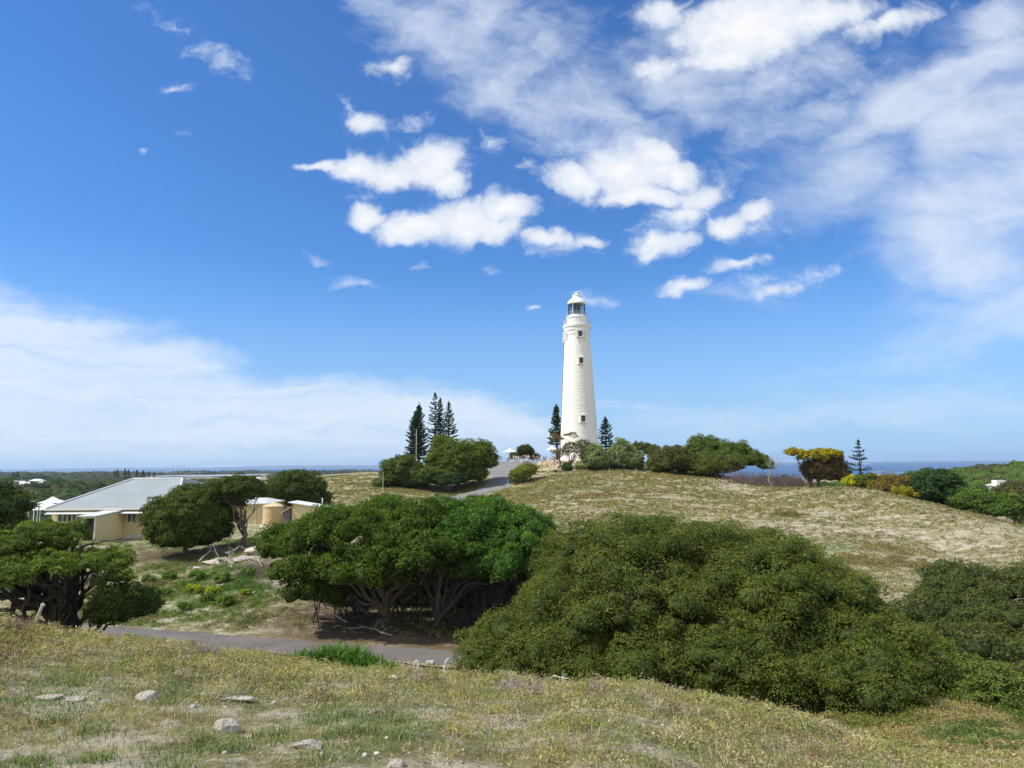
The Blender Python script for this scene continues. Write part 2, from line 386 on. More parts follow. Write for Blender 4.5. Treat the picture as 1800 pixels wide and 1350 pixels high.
def roaddist(x, y):
    d = np.full(np.shape(x), 1e9)
    for a, b in zip(ROAD[:-1], ROAD[1:]):
        ab = b-a; t = np.clip(((x-a[0])*ab[0]+(y-a[1])*ab[1])/(ab@ab), 0, 1)
        d = np.minimum(d, np.hypot(x-a[0]-t*ab[0], y-a[1]-t*ab[1]))
    return d
# hilltop drive: pairs (left edge, right edge) pixel+depth
DRV = [((660, 893, 116), (700, 900, 112)), ((720, 884, 121), (765, 890, 117)), ((772, 874, 128), (805, 882, 124)), ((812, 866, 133), (850, 871, 130)), ((846, 857, 139), (893, 857, 136)), ((862, 846, 145), (905, 848, 141)), ((862, 837, 151), (915, 838, 148)), ((846, 829, 158), (925, 829, 155)), ((838, 822, 165), (940, 822, 160)), ((842, 817, 170), (950, 817, 164)), ((852, 813, 178), (960, 813, 172))]
DRVW = [(P(*a)[:2], P(*b)[:2]) for a, b in DRV]
def drvmask(x, y):
    d = np.full(np.shape(x), 1e9)
    for (a, b) in DRVW:
        m = (a+b)/2; w = np.linalg.norm(a-b)/2
        d = np.minimum(d, np.maximum(np.hypot(x-m[0], y-m[1])-w, 0))
    return d
def ground(x, y):
    x = np.atleast_1d(np.asarray(x, float)); y = np.atleast_1d(np.asarray(y, float))
    z = zsm(x, y); r = np.hypot(x, y)
    flat = ss(roaddist(x, y), 2.2, 4.5)*ss(drvmask(x, y), 1, 4)
    amp = (.16+.04*ss(r, 22, 60)+.8*ss(r, 180, 600))*flat
    z = z+(fbm(x, y, 5.0, 3, 3)-.5)*2*amp
    z = z+(fbm(x, y, .9, 3, 11)-.5)*.16*flat*(1-ss(r, 60, 150))
    z = z+(fbm(x, y, 60, 3, 31)-.5)*14*ss(r, 260, 900)
    return z
def g1(x, y): return float(ground(x, y)[0])
def hit(px, py, y0=4, y1=3500):
    d = ray(px, py); Ys = np.geomspace(y0, y1, 1400)
    z = ground(d[0]*Ys, Ys); k = np.where(z >= d[2]*Ys)[0]
    Y = Ys[k[0]] if len(k) else y1
    return np.array([d[0]*Y, Y, z[k[0]] if len(k) else z[-1]])
def G(px, Y):
    """point on the ground at depth Y in the column of px (the column read near the horizon)"""
    d = ray(px, 900); return np.array([d[0]*Y, Y, g1(d[0]*Y, Y)])

angs = np.concatenate([np.linspace(-180, -56, 40)[:-1], np.linspace(-56, 56, 620), np.linspace(56, 180, 40)[1:-1]])
rr = np.concatenate([np.geomspace(1.0, 60, 420)[:-1], np.geomspace(60, 6500, 300)])
TH, RR = np.meshgrid(R(1)*angs, rr)
GX = RR*np.sin(TH); GY = RR*np.cos(TH); GZ = ground(GX.reshape(-1), GY.reshape(-1)).reshape(GX.shape)
nr, na = GX.shape
V = np.stack([GX, GY, GZ], 2).reshape(-1, 3)
V = np.vstack([V, [[0, 0, g1(0, 0.01)]]])
i, j = np.meshgrid(np.arange(nr-1), np.arange(na), indexing='ij'); j2 = (j+1) % na
quads = np.stack([i*na+j, i*na+j2, (i+1)*na+j2, (i+1)*na+j], -1).reshape(-1, 4)[:, ::-1]
jj = np.arange(na); fan = np.stack([np.full(na, nr*na), (jj+1) % na, jj], 1)[:, ::-1]
# what grows or lies where (real ground cover, as colour): r = green sward, g = reddish litter, b = bare pale sand
X, Y_, Z_ = V.T; RD = np.hypot(X, Y_)
def gauss(pts, x, y):
    m = np.zeros(x.shape)
    for p, r in pts: m = np.maximum(m, np.exp(-(((x-p[0])/r)**2+((y-p[1])/r)**2)*1.2))
    return m
litter = gauss([(hit(560, 1085), 4), (P(640, 1110, 39), 6), (P(760, 1110, 39), 6), (P(860, 1100, 40), 5), (hit(300, 975), 4), (hit(340, 985), 4),
                (G(760, 140), 6), (G(700, 140), 6), (G(810, 140), 6), (G(1060, 147), 5), (G(1100, 147), 5), (hit(480, 1000), 3)], X, Y_)
sandm = gauss([(hit(450, 1040), 2.2), (hit(430, 980), 3), (hit(380, 990), 2), (G(660, 150), 9), (G(480, 180), 14), (G(1250, 125), 12), (hit(1500, 930), 16), (hit(1350, 900), 16), (hit(1650, 940), 12), (hit(1100, 880), 12), (hit(620, 870), 9), (G(985, 152), 5)], X, Y_)
greenm = gauss([(hit(330, 1050), 5), (hit(400, 1030), 4), (hit(250, 1060), 5), (hit(1480, 960), 5), (hit(1560, 1080), 3), (hit(300, 960), 4), (G(440, 66), 4), (hit(1560, 1270), 4), (hit(920, 870), 12)], X, Y_)
fgG = (RD < 22)*ss(fbm(X, Y_, 2.0, 4, 21), .48, .62)*.7
cols = np.stack([np.clip(greenm+fgG, 0, 1), litter, sandm], 1)
gm = npmesh('ground', V, [quads, fan], cols, smooth=True)
def groundmat():
    m = bpy.data.materials.new('dune_ground'); m.use_nodes = True
    t = m.node_tree; p = t.nodes['Principled BSDF']; p.inputs['Roughness'].default_value = .95; p.inputs['Specular IOR Level'].default_value = .1
    geo = t.nodes.new('ShaderNodeNewGeometry'); at = t.nodes.new('ShaderNodeAttribute'); at.attribute_name = 'tint'
    sx = t.nodes.new('ShaderNodeSeparateColor'); t.links.new(at.outputs['Color'], sx.inputs[0])
    def nz(sc, det=6, rough=.6, stretch=None):
        n = t.nodes.new('ShaderNodeTexNoise'); n.inputs['Scale'].default_value = sc; n.inputs['Detail'].default_value = det; n.inputs['Roughness'].default_value = rough
        if stretch:
            mp = t.nodes.new('ShaderNodeMapping'); mp.inputs['Scale'].default_value = stretch; mp.inputs['Rotation'].default_value = (0, 0, R(35)); t.links.new(geo.outputs['Position'], mp.inputs[0]); t.links.new(mp.outputs[0], n.inputs['Vector'])
        else: t.links.new(geo.outputs['Position'], n.inputs['Vector'])
        return n.outputs['Fac']
    def ramp(f, *st):
        r = t.nodes.new('ShaderNodeValToRGB'); t.links.new(f, r.inputs[0]); e = r.color_ramp.elements
        while len(e) < len(st): e.new(.5)
        for k, (q, c) in enumerate(st): e[k].position = q; e[k].color = (*c, 1)
        return r.outputs[0]
    def mx(f, a, b, mode='MIX'):
        n = t.nodes.new('ShaderNodeMix'); n.data_type = 'RGBA'; n.blend_type = mode
        if isinstance(f, float): n.inputs[0].default_value = f
        else: t.links.new(f, n.inputs[0])
        for k, q in ((6, a), (7, b)):
            if isinstance(q, tuple): n.inputs[k].default_value = (*q, 1)
            else: t.links.new(q, n.inputs[k])
        return n.outputs[2]
    def ma(op, a, b):
        n = t.nodes.new('ShaderNodeMath'); n.operation = op; n.use_clamp = True
        for k, q in enumerate((a, b)):
            if isinstance(q, float): n.inputs[k].default_value = q
            else: t.links.new(q, n.inputs[k])
        return n.outputs[0]
    def st(f, lo, hi):
        n = t.nodes.new('ShaderNodeMapRange'); n.interpolation_type = 'SMOOTHSTEP'; t.links.new(f, n.inputs[0]); n.inputs[1].default_value = lo; n.inputs[2].default_value = hi; return n.outputs[0]
    sand = ramp(nz(7, 8, .7), (.3, (.30, .255, .18)), (.5, (.43, .385, .29)), (.72, (.57, .525, .43)))
    grass = ramp(nz(3.1, 8, .7), (.3, (.12, .11, .045)), (.55, (.215, .195, .085)), (.75, (.31, .28, .155)))
    cov = st(ma('ADD', ma('MULTIPLY', nz(.55, 4, .6, (1, 1.7, 1)), .45), ma('MULTIPLY', nz(1.7, 7, .8), .55)), .425, .53)
    cov2 = ma('SUBTRACT', cov, ma('MULTIPLY', sx.outputs[2], .26))
    col = mx(cov2, sand, grass)
    green = ramp(nz(4, 7, .7), (.35, (.07, .10, .03)), (.7, (.16, .18, .07)))
    col = mx(ma('MULTIPLY', st(nz(1.7, 6, .7), .36, .56), sx.outputs[0]), col, green)
    lit = ramp(nz(9, 7, .7), (.3, (.065, .042, .028)), (.55, (.13, .088, .058)), (.75, (.24, .18, .125)))
    col = mx(ma('MULTIPLY', sx.outputs[1], st(nz(1.2, 5, .6), .2, .45)), col, lit)
    t.links.new(col, p.inputs['Base Color'])
    bp = t.nodes.new('ShaderNodeBump'); bp.inputs['Strength'].default_value = .8; bp.inputs['Distance'].default_value = .08
    t.links.new(nz(9, 8, .75), bp.inputs['Height']); t.links.new(bp.outputs[0], p.inputs['Normal'])
    return m
gm.materials.append(groundmat())
tag(obj('ground', gm), 'sandy dune ground with thin dry grass rising to the lighthouse', 'ground', kind='structure')

# roads
ASPH = mat('worn_asphalt', (.155, .14, .13), .9, .2, .8, .4, 60)
ASPH2 = mat('pale_asphalt', (.20, .195, .19), .9, .12, .5, .3, 30)
def ribbon(name, Lp, Rp, m, lift, cross, sub, label):
    Lp = np.array(Lp); Rp = np.array(Rp); k = len(Lp); t = np.linspace(0, k-1, (k-1)*sub+1)
    def cr(Pn):
        o = []
        for q in t:
            i1 = min(int(q), k-2); f = q-i1; a = Pn[max(i1-1, 0)]; b = Pn[i1]; c = Pn[i1+1]; d = Pn[min(i1+2, k-1)]
            o.append(.5*((2*b)+(c-a)*f+(2*a-5*b+4*c-d)*f*f+(3*b-a-3*c+d)*f**3))
        return np.array(o)
    A = cr(Lp); B = cr(Rp); w = np.linspace(0, 1, cross)[None, :, None]
    A = A+(fbm(t*3, t*0, 1, 2, 5)-.5)[:, None]*.25; B = B+(fbm(t*3, t*0+9, 1, 2, 6)-.5)[:, None]*.25
    XY = A[:, None]*(1-w)+B[:, None]*w; nn = XY.shape[0]
    z = ground(XY[..., 0].reshape(-1), XY[..., 1].reshape(-1)).reshape(nn, cross)
    z = z.max(1, keepdims=True)*.6+z*.4 if name == 'road' else z
    z = z+lift; z[:, 0] -= lift+.12; z[:, -1] -= lift+.12
    V = np.concatenate([XY, z[..., None]], 2).reshape(-1, 3)
    a, b = np.meshgrid(np.arange(nn-1), np.arange(cross-1), indexing='ij')
    q = np.stack([a*cross+b, a*cross+b+1, (a+1)*cross+b+1, (a+1)*cross+b], -1).reshape(-1, 4)
    return tag(obj(name, npmesh(name, V, [q], smooth=True), m), label, 'road', kind='structure')
tn = np.gradient(ROAD, axis=0); tn /= np.linalg.norm(tn, axis=1)[:, None]; nn_ = np.stack([-tn[:, 1], tn[:, 0]], 1)
ribbon('road', ROAD+nn_*1.15, ROAD-nn_*1.95, ASPH, .05, 14, 14, 'narrow grey asphalt road across the hollow below the camera')
ribbon('hilltop_road', [a for a, b in DRVW], [b for a, b in DRVW], ASPH2, .12, 30, 12, 'pale grey asphalt drive climbing to the lighthouse forecourt')

# sea, far shore, lake
def seamat():
    m = mat('sea_water', (.012, .065, .17), .35, .25, .002, spec=.35, coord='Object')
    t = m.node_tree; p = t.nodes['Principled BSDF']
    n = t.nodes.new('ShaderNodeTexNoise'); n.inputs['Scale'].default_value = .05; n.inputs['Detail'].default_value = 6
    g = t.nodes.new('ShaderNodeNewGeometry'); t.links.new(g.outputs['Position'], n.inputs['Vector'])
    b = t.nodes.new('ShaderNodeBump'); b.inputs['Strength'].default_value = .6; b.inputs['Distance'].default_value = 2
    t.links.new(n.outputs['Fac'], b.inputs['Height']); t.links.new(b.outputs[0], p.inputs['Normal'])
    return m
SEAZ = -40
sv = [(-70000, -5000, SEAZ), (70000, -5000, SEAZ), (70000, 60000, SEAZ), (-70000, 60000, SEAZ)]
tag(MB().add(sv, [(0, 1, 2, 3)]).build('sea', seamat()), 'deep blue ocean reaching the horizon', 'sea', kind='structure')
def island(name, pts, h, mt, label, Yb, thick, seed):
    """low land seen far off: a long ridge with real width"""
    x0, x1 = pts; n = 160; xs = np.linspace(x0, x1, n)
    e = np.sin(np.linspace(0, math.pi, n))**.35
    H = (fbm(xs, xs*0, (x1-x0)/14, 4, seed)*.9+.3)*h*e
    V = []; 
    for k, (fy2, fz) in enumerate([(0, 0), (.25, .55), (.5, 1), (.75, .6), (1, 0)]):
        V.append(np.stack([xs, Yb+thick*fy2+0*xs, SEAZ-.5+H*fz], 1))
    V = np.concatenate(V); a, b = np.meshgrid(np.arange(4), np.arange(n-1), indexing='ij')
    q = np.stack([a*n+b, a*n+b+1, (a+1)*n+b+1, (a+1)*n+b], -1).reshape(-1, 4)
    return tag(obj(name, npmesh(name, V, [q], smooth=True), mt), label, 'coast', kind='structure')
FARL = mat('far_coast', (.10, .13, .10), .95, .2, .001, coord='Object')
FARS = mat('far_beach', (.5, .46, .38), .95, .2, .01, coord='Object')
island('far_shore', (-26000, 7000), 75, FARL, 'low mainland coast on the horizon across the strait', 19000, 3000, 4)
island('distant_headland', (4200, 9500), 26, FARL, 'low dark headland on the ocean horizon', 12500, 1200, 9)
island('sand_spit', (4300, 5000), 16, FARS, 'bright sandy islet on the ocean horizon', 9500, 300, 12)

# ================================================================== vegetation kit
def unit(a): return a/(np.linalg.norm(a, axis=-1, keepdims=True)+1e-9)
def fib(n):
    k = np.arange(n)+.5; ph = np.arccos(1-2*k/n); th = math.pi*(1+5**.5)*k
    return np.stack([np.cos(th)*np.sin(ph), np.sin(th)*np.sin(ph), np.cos(ph)], 1)
def leafquads(pos, nrm, axis, ln, wd, cols):
    """pos (n,3), nrm face normal, axis long direction; pointed quads"""
    a = unit(axis-(axis*nrm).sum(1, keepdims=True)*nrm); b = np.cross(nrm, a)
    ln = ln[:, None]; wd = wd[:, None]
    v = np.stack([pos-a*ln*.5, pos+b*wd*.5-a*ln*.08, pos+a*ln*.5, pos-b*wd*.5+a*ln*.02], 1)
    return v.reshape(-1, 3), np.repeat(cols, 4, 0)
def env_puffs(E, pr, dens=1.0, low=-.35, zmin=None):
    """E: list of (centre, (rx,ry,rz)); puffs laid over the union of the ellipsoids"""
    out_ = []
    E = [(np.array(c, float), np.maximum(np.array(r, float)-pr*.62, np.array(r, float)*.35)) for c, r in E]
    for k, (c, r) in enumerate(E):
        area = 4*math.pi*(((r[0]*r[1])**1.6+(r[0]*r[2])**1.6+(r[1]*r[2])**1.6)/3)**(1/1.6)
        n = max(5, int(dens*area/(2.1*pr*pr)))
        d = unit(fib(n)+rng.normal(0, .13, (n, 3))); d = d[d[:, 2] > low]
        p = c+d*r*(.80+.20*rng.random((len(d), 1))**.7)
        keep = np.ones(len(p), bool)
        for k2, (c2, r2) in enumerate(E):
            if k2 != k: keep &= (((p-np.array(c2))/np.array(r2))**2).sum(1) > .62
        if zmin is not None: keep &= p[:, 2] > zmin
        p = p[keep]
        out_.append(np.concatenate([p, (pr*np.clip(rng.lognormal(-.05, .34, len(p)), .5, 1.75))[:, None]], 1))
    o = np.concatenate(out_)
    # every lobe carries smaller lobes of its own
    kids = []
    for k in range(6):
        d = unit(rng.normal(0, 1, (len(o), 3))+[0, 0, .45]); q = o.copy(); q[:, :3] += d*o[:, 3:]*[1, 1, .8]*rng.uniform(.62, .9, (len(o), 1)); q[:, 3] *= rng.uniform(.28, .56, len(o)); kids.append(q)
    o[:, 3] *= .86
    return np.concatenate([o]+kids)
FB = np.array([1.5, 1.42, 1.05])
def crown_arrays(puffs, n, leaf, base, var=.2, flat=.8, wild=.42, up=.25, alt=None, altp=0.0, hue=.05, thick=.22, lowcut=-.5, sprig=.28, cull=True):
    """leaves on the outer skin of the puffs"""
    w = puffs[:, 3]**2; idx = rng.choice(len(puffs), n, p=w/w.sum())
    d = unit(rng.normal(0, 1, (n, 3))+np.array([0, 0, up])); d[:, 2] = np.where(d[:, 2] < lowcut, -d[:, 2], d[:, 2])
    pr = puffs[idx, 3]; ax = np.array([1, 1, flat])
    lump = 1+.34*(vnoise(d[:, 0]*2.6+idx*3.1, d[:, 1]*2.6+d[:, 2]*2.2, 5)-.5)*2
    pos = puffs[idx, :3]+d*ax*(pr*lump*(1-thick*rng.random(n)**2+.06*rng.normal(0, 1, n))*np.where(rng.random(n) < .04, rng.uniform(1.05, 1.3, n), 1))[:, None]
    if cull and len(puffs) > 1:
        q3 = puffs[:, :3]; D = (q3**2).sum(1)[:, None]+(q3**2).sum(1)[None]-2*q3@q3.T; D = np.sqrt(np.maximum(D, 0))-puffs[None, :, 3]; np.fill_diagonal(D, 1e9)
        nn2 = min(10, len(puffs)-1); nb = np.argpartition(D, nn2, axis=1)[:, :nn2]
        keep = np.ones(n, bool)
        for k in range(nb.shape[1]):
            q = puffs[nb[idx, k]]; keep &= (((pos-q[:, :3])/ax)**2).sum(1) > (q[:, 3]*.80)**2
        pos, d, idx = pos[keep], d[keep], idx[keep]
    m = len(pos)
    nr_ = unit(d*1.0+rng.normal(0, wild, (m, 3))+np.array([0, 0, .15]))
    axs = unit(d*.9+np.array([0, 0, .5])+rng.normal(0, .6, (m, 3)))
    sp_ = rng.random(m) < sprig
    # sprig leaves stand along the outward direction
    t_ = unit(np.cross(axs, rng.normal(0, 1, (m, 3)))); nr_ = np.where(sp_[:, None], unit(t_+d*.5), nr_)
    pc = rng.normal(0, 1, len(puffs))[idx]
    b = np.array(base)*FB*(1+var*.6*pc[:, None]+var*.7*rng.normal(0, 1, (m, 1)))
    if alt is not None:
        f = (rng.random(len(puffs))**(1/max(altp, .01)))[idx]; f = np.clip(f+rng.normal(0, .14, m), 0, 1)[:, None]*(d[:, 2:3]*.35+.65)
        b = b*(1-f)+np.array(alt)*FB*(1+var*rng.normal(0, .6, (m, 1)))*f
    b = b*(1+hue*rng.normal(0, 1, (m, 3)))
    b = np.clip(b, .008, .9)
    s = rng.uniform(.6, 1.35, m)*leaf
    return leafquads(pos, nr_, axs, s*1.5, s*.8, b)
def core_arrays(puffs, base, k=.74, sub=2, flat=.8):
    """solid lumps filling a dense crown, blocking light and see-through"""
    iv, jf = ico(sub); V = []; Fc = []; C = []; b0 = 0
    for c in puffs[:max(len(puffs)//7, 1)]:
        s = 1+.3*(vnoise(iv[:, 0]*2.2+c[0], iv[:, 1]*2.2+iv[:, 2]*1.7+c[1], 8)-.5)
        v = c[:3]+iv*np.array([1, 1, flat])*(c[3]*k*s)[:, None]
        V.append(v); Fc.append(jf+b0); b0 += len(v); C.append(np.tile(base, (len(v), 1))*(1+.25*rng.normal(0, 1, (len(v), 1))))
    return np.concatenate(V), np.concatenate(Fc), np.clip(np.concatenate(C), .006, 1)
def crown(name, puffs, n, leaf, base, parent=None, core=True, corecol=None, corek=.71, csub=2, m=None, extra=None, **kw):
    V, C = crown_arrays(puffs, n, leaf, base, **kw)
    for c_, r_e in ((extra or []) if core else []):      # sparse leaves on the dark inner cores as well
        m_ = int(min(22000, 3.4*4*math.pi*np.mean(r_e)**2/(leaf*leaf))); d_ = unit(rng.normal(0, 1, (m_, 3))); p_ = c_+d_*r_e*(.86+.12*rng.random((m_, 1)))
        s_ = leaf*1.25*rng.uniform(.7, 1.4, m_); v_, k_ = leafquads(p_, unit(d_+rng.normal(0, .45, (m_, 3))), unit(rng.normal(0, 1, (m_, 3))), s_*1.5, s_, np.clip(np.array(base)*FB*(1+.2*rng.normal(0, 1, (m_, 1))), .008, .9)); V = np.vstack([V, v_]); C = np.vstack([C, k_])
    q = np.arange(len(V)).reshape(-1, 4); fl = [q]
    if core:
        cv, cf, cc = core_arrays(puffs, np.array(corecol if corecol is not None else (np.array(base)*.85)), corek, csub, kw.get('flat', .8))  # lumps tinted darker than the leaves, inner shade put into the colour
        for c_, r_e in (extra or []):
            iv, jf = ico(4); w_e = iv*(.86*(1+.16*(vnoise(iv[:, 0]*3+c_[0], iv[:, 1]*3+iv[:, 2]*2.4, 9)-.5)))[:, None]*r_e+c_; cf = np.vstack([cf, jf+len(cv)]); cv = np.vstack([cv, w_e]); cc = np.vstack([cc, np.clip(np.tile((.035, .034, .018), (len(iv), 1))*(1+.25*rng.normal(0, 1, (len(iv), 1))), .006, 1)])  # near-black filler ellipsoids, their colour stands for shadow in the hollows
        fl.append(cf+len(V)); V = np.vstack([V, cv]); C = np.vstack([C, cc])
    return obj(name, npmesh(name, V, fl, C), m or LEAF, parent)
def limbs(name, base, tips, r0, mt, parent, wiggle=.12, fork=.45, twigs=2, n0=6, spread=.3, trunkdir=(0, 0, 1), ends=None):
    """trunk and limbs: tips grouped round a few forks, each reached by a wandering limb"""
    VV = []; FF = []; b0 = 0
    def put(p, r, n=n0):
        nonlocal b0
        v, f = tube(p, r, n); VV.append(v); FF.append(f+b0); b0 += len(v)
    base = np.asarray(base, float); tips = np.asarray(tips, float)
    H = max(tips[:, 2].max()-base[2], .5)
    fk = base+np.array(trunkdir, float)*H*fork*.45+rng.normal(0, .03*H, 3)*[1, 1, 0]
    put(wob(base-[0, 0, .25], fk, 6, wiggle*H*.25), np.linspace(r0*1.25, r0*.8, 6), 10)
    for i in range(5):      # roots flare
        a = i*1.26+rng.random(); e = base+[math.cos(a)*r0*2.4, math.sin(a)*r0*2.4, -.12]
        put(np.array([base+[0, 0, r0*1.6], base+[math.cos(a)*r0*1.1, math.sin(a)*r0*1.1, r0*.3], e]), [r0*.6, r0*.45, r0*.15])
    for tp in tips:
        st = base+(fk-base)*rng.uniform(.55, 1.0)
        k = 8; p = wob(st, tp, k, np.linalg.norm(tp-st)*.06*(wiggle/.12), sag=np.linalg.norm((tp-st)[:2])*.12)
        rr_ = r0*rng.uniform(.38, .62)
        put(p, np.linspace(rr_, rr_*.22, k))
        for w_ in range(twigs):
            i0 = rng.integers(3, k-1); L_ = np.linalg.norm(tp-st)*rng.uniform(.2, .45)
            e = p[i0]+unit((tp-st)+rng.normal(0, spread, 3)*np.linalg.norm(tp-st)*1.6)*L_
            put(wob(p[i0], e, 5, L_*.08), np.linspace(rr_*.35, rr_*.08, 5), 5)
    V = np.vstack(VV); f = np.vstack(FF)
    return obj(name, npmesh(name, V, [f], smooth=True), mt, parent)
def E(px, py, Y, rx, ry, rd):
    """ellipsoid from the photo: centre, depth, half width and half height in photo pixels, half depth in metres"""
    c = P(px, py, Y); return (c, (rx*Y/F, rd, ry*Y/F))
def tree(name, label, cat, root, Es, pr, n, leaf, base, r0=.2, bark=None, dens=1.0, low=-.35, group=None, zmin=None, tips=None, fork=.5, twigs=2, limbn=14, trunkdir=(0, 0, 1), wiggle=.12, trunk=True, **kw):
    t = thing(name, label, cat, root, group)
    pf = env_puffs(Es, pr, dens, low, zmin)
    pf[:, :3] -= root
    kw.setdefault('extra', [(np.array(c)-root, np.maximum(np.array(r)-pr*.75, np.array(r)*.3)) for c, r in Es] if low <= -.5 else None)
    c = crown('crown' if cat == 'tree' else 'foliage', pf, n, leaf, base, t, **kw)
    if trunk:
        if tips is None:
            k = rng.choice(max(len(pf)//7, 3), min(limbn, max(len(pf)//7, 3)), replace=False); tp = pf[k, :3]*[.8, .8, .88]
        else: tp = np.array([np.asarray(q)-root for q in tips])
        limbs('trunk' if cat == 'tree' else 'stems', (0, 0, 0), tp, r0, bark or BARK, t, fork=fork, twigs=twigs, trunkdir=trunkdir, wiggle=wiggle)
    return t

OLIVE = (.066, .094, .023); OLIVE2 = (.116, .128, .032); GREEN = (.046, .080, .014); GREEN2 = (.088, .148, .024); DEEP = (.035, .062, .022); YEL = (.30, .26, .02); GREYG = (.16, .20, .11)

# ------------------------------------------------------------------ near and middle trees
# the great dome-shaped bush
r_ = P(1230, 1235, 30); r_[2] = g1(r_[0], r_[1])
tree('coastal_shrub', 'huge dome-shaped olive green bush filling the hollow right of the road', 'shrub', r_,
     [E(1100, 1075, 32, 175, 165, 5), E(1190, 1010, 34, 130, 98, 4), E(1010, 1105, 31, 118, 110, 4), E(1330, 1060, 32, 150, 128, 5), E(905, 1140, 31, 88, 58, 3),
      E(1270, 1160, 28.5, 160, 78, 3.5), E(1455, 1120, 31, 118, 122, 4.5), E(1060, 1165, 29, 120, 62, 3), E(1390, 985, 34, 45, 35, 2.5), E(1550, 1165, 29.5, 90, 82, 3), E(1470, 1185, 27.6, 110, 60, 3), E(862, 1150, 30.6, 52, 50, 2.2)],
     .68, 800000, .056, OLIVE, r0=.22, low=-.6, limbn=30, alt=OLIVE2, altp=.36, up=.35, wild=.42, dens=1.15, var=.2, thick=.12, corek=.72)
# green tree with the dark open underside
r_ = hit(668, 1105)
tree('paperbark_tree', 'bright green spreading tree with pale forked trunk over a dark hollow', 'tree', r_,
     [E(610, 950, 40, 110, 62, 3.4), E(700, 930, 41, 105, 50, 4), E(540, 985, 39.5, 68, 66, 2.8), E(720, 975, 38, 92, 42, 2.6), E(515, 1010, 39.5, 44, 44, 2.2), E(620, 1000, 38, 82, 40, 2.4), E(545, 1030, 39, 48, 44, 2.2), E(500, 965, 40, 44, 44, 2.4), E(655, 1010, 38.5, 74, 44, 2.2), E(600, 1045, 40.5, 40, 34, 1.8)],
     .55, 165000, .085, GREEN, r0=.26, low=-.15, limbn=16, alt=GREEN2, altp=.5, up=.6, fork=.5, twigs=3, wild=.6, dens=1.2, trunkdir=(.25, 0, 1), var=.28, flat=.95)
r_ = hit(765, 1108)
tree('paperbark_tree', 'broad green tree with thin clustered stems behind the dome-shaped bush', 'tree', r_,
     [E(830, 935, 43, 120, 55, 4.5), E(905, 945, 42, 75, 50, 4), E(800, 965, 40.5, 100, 45, 3), E(890, 995, 40, 66, 46, 3), E(945, 960, 42, 40, 45, 3), E(820, 995, 41, 62, 44, 2.4)],
     .55, 150000, .085, (.045, .10, .022), r0=.17, low=-.15, limbn=18, alt=GREEN2, altp=.45, up=.6, fork=.25, twigs=4, dens=1.2, wild=.6, var=.28, wiggle=.08, flat=.95)
r_ = P(740, 1075, 46.5); r_[2] = g1(r_[0], r_[1])  # backing bush added to block sunlit ground and darken the space under the trees
tree('coastal_shrub', 'dark bush added behind the two green trees to keep the hollow dark', 'shrub', r_,
     [E(620, 1020, 46, 70, 62, 2.2), E(730, 1020, 47, 85, 66, 2.4), E(840, 1015, 47, 80, 66, 2.4), E(920, 1010, 46, 60, 62, 2.2), E(560, 1030, 46, 36, 40, 1.6)],
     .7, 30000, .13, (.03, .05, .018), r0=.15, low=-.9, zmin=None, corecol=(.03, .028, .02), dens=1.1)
# thicket of bare stems under the crown, in its shade
def bare_thicket(name, label, spots, h, n, spread, rad, mt=TWIGM, cat='thicket', lean=.5, group=None):
    VV = []; FF = []; b0 = 0
    c = np.mean(spots, 0); t0 = np.array([c[0], c[1], g1(c[0], c[1])])
    for s in spots:
        gz = g1(s[0], s[1])
        for k in range(n):
            a = rng.uniform(0, 6.28); ln = h*rng.uniform(.5, 1.1)
            st = np.array([s[0]+rng.normal(0, .25*spread), s[1]+rng.normal(0, .25*spread), gz-.1])
            e = st+np.array([math.cos(a)*lean*ln*rng.random(), math.sin(a)*lean*ln*rng.random(), ln])
            p = wob(st, e, 6, .07*ln); r = rad*rng.uniform(.5, 1.2)
            v, f = tube(p, np.linspace(r, r*.25, 6), 5); VV.append(v); FF.append(f+b0); b0 += len(v)
            for q in range(3):
                i0 = rng.integers(2, 5); e2 = p[i0]+unit(rng.normal(0, 1, 3)+[0, 0, .6])*ln*.35
                v, f = tube(wob(p[i0], e2, 4, .03*ln), np.linspace(r*.4, r*.12, 4), 4); VV.append(v); FF.append(f+b0); b0 += len(v)
    V = np.vstack(VV)-t0
    o = obj(name, npmesh(name, V, [np.vstack(FF)], smooth=True), mt); o.location = t0
    return tag(o, label, cat, group)
bare_thicket('bare_thicket', 'tangle of bare stems coloured dark for the shade beneath the green trees', [P(px, 1080, Y)[:2] for px, Y in [(720, 41), (800, 40.5), (850, 40), (880, 39), (820, 43), (590, 41), (630, 42), (700, 43), (760, 43), (880, 42), (920, 40)]], 4.2, 15, 3, .04, mat('shade_dark_stems', (.075, .062, .052), .95, .3, 6), lean=.7)  # stem colour lowered to carry the gloom under the crowns

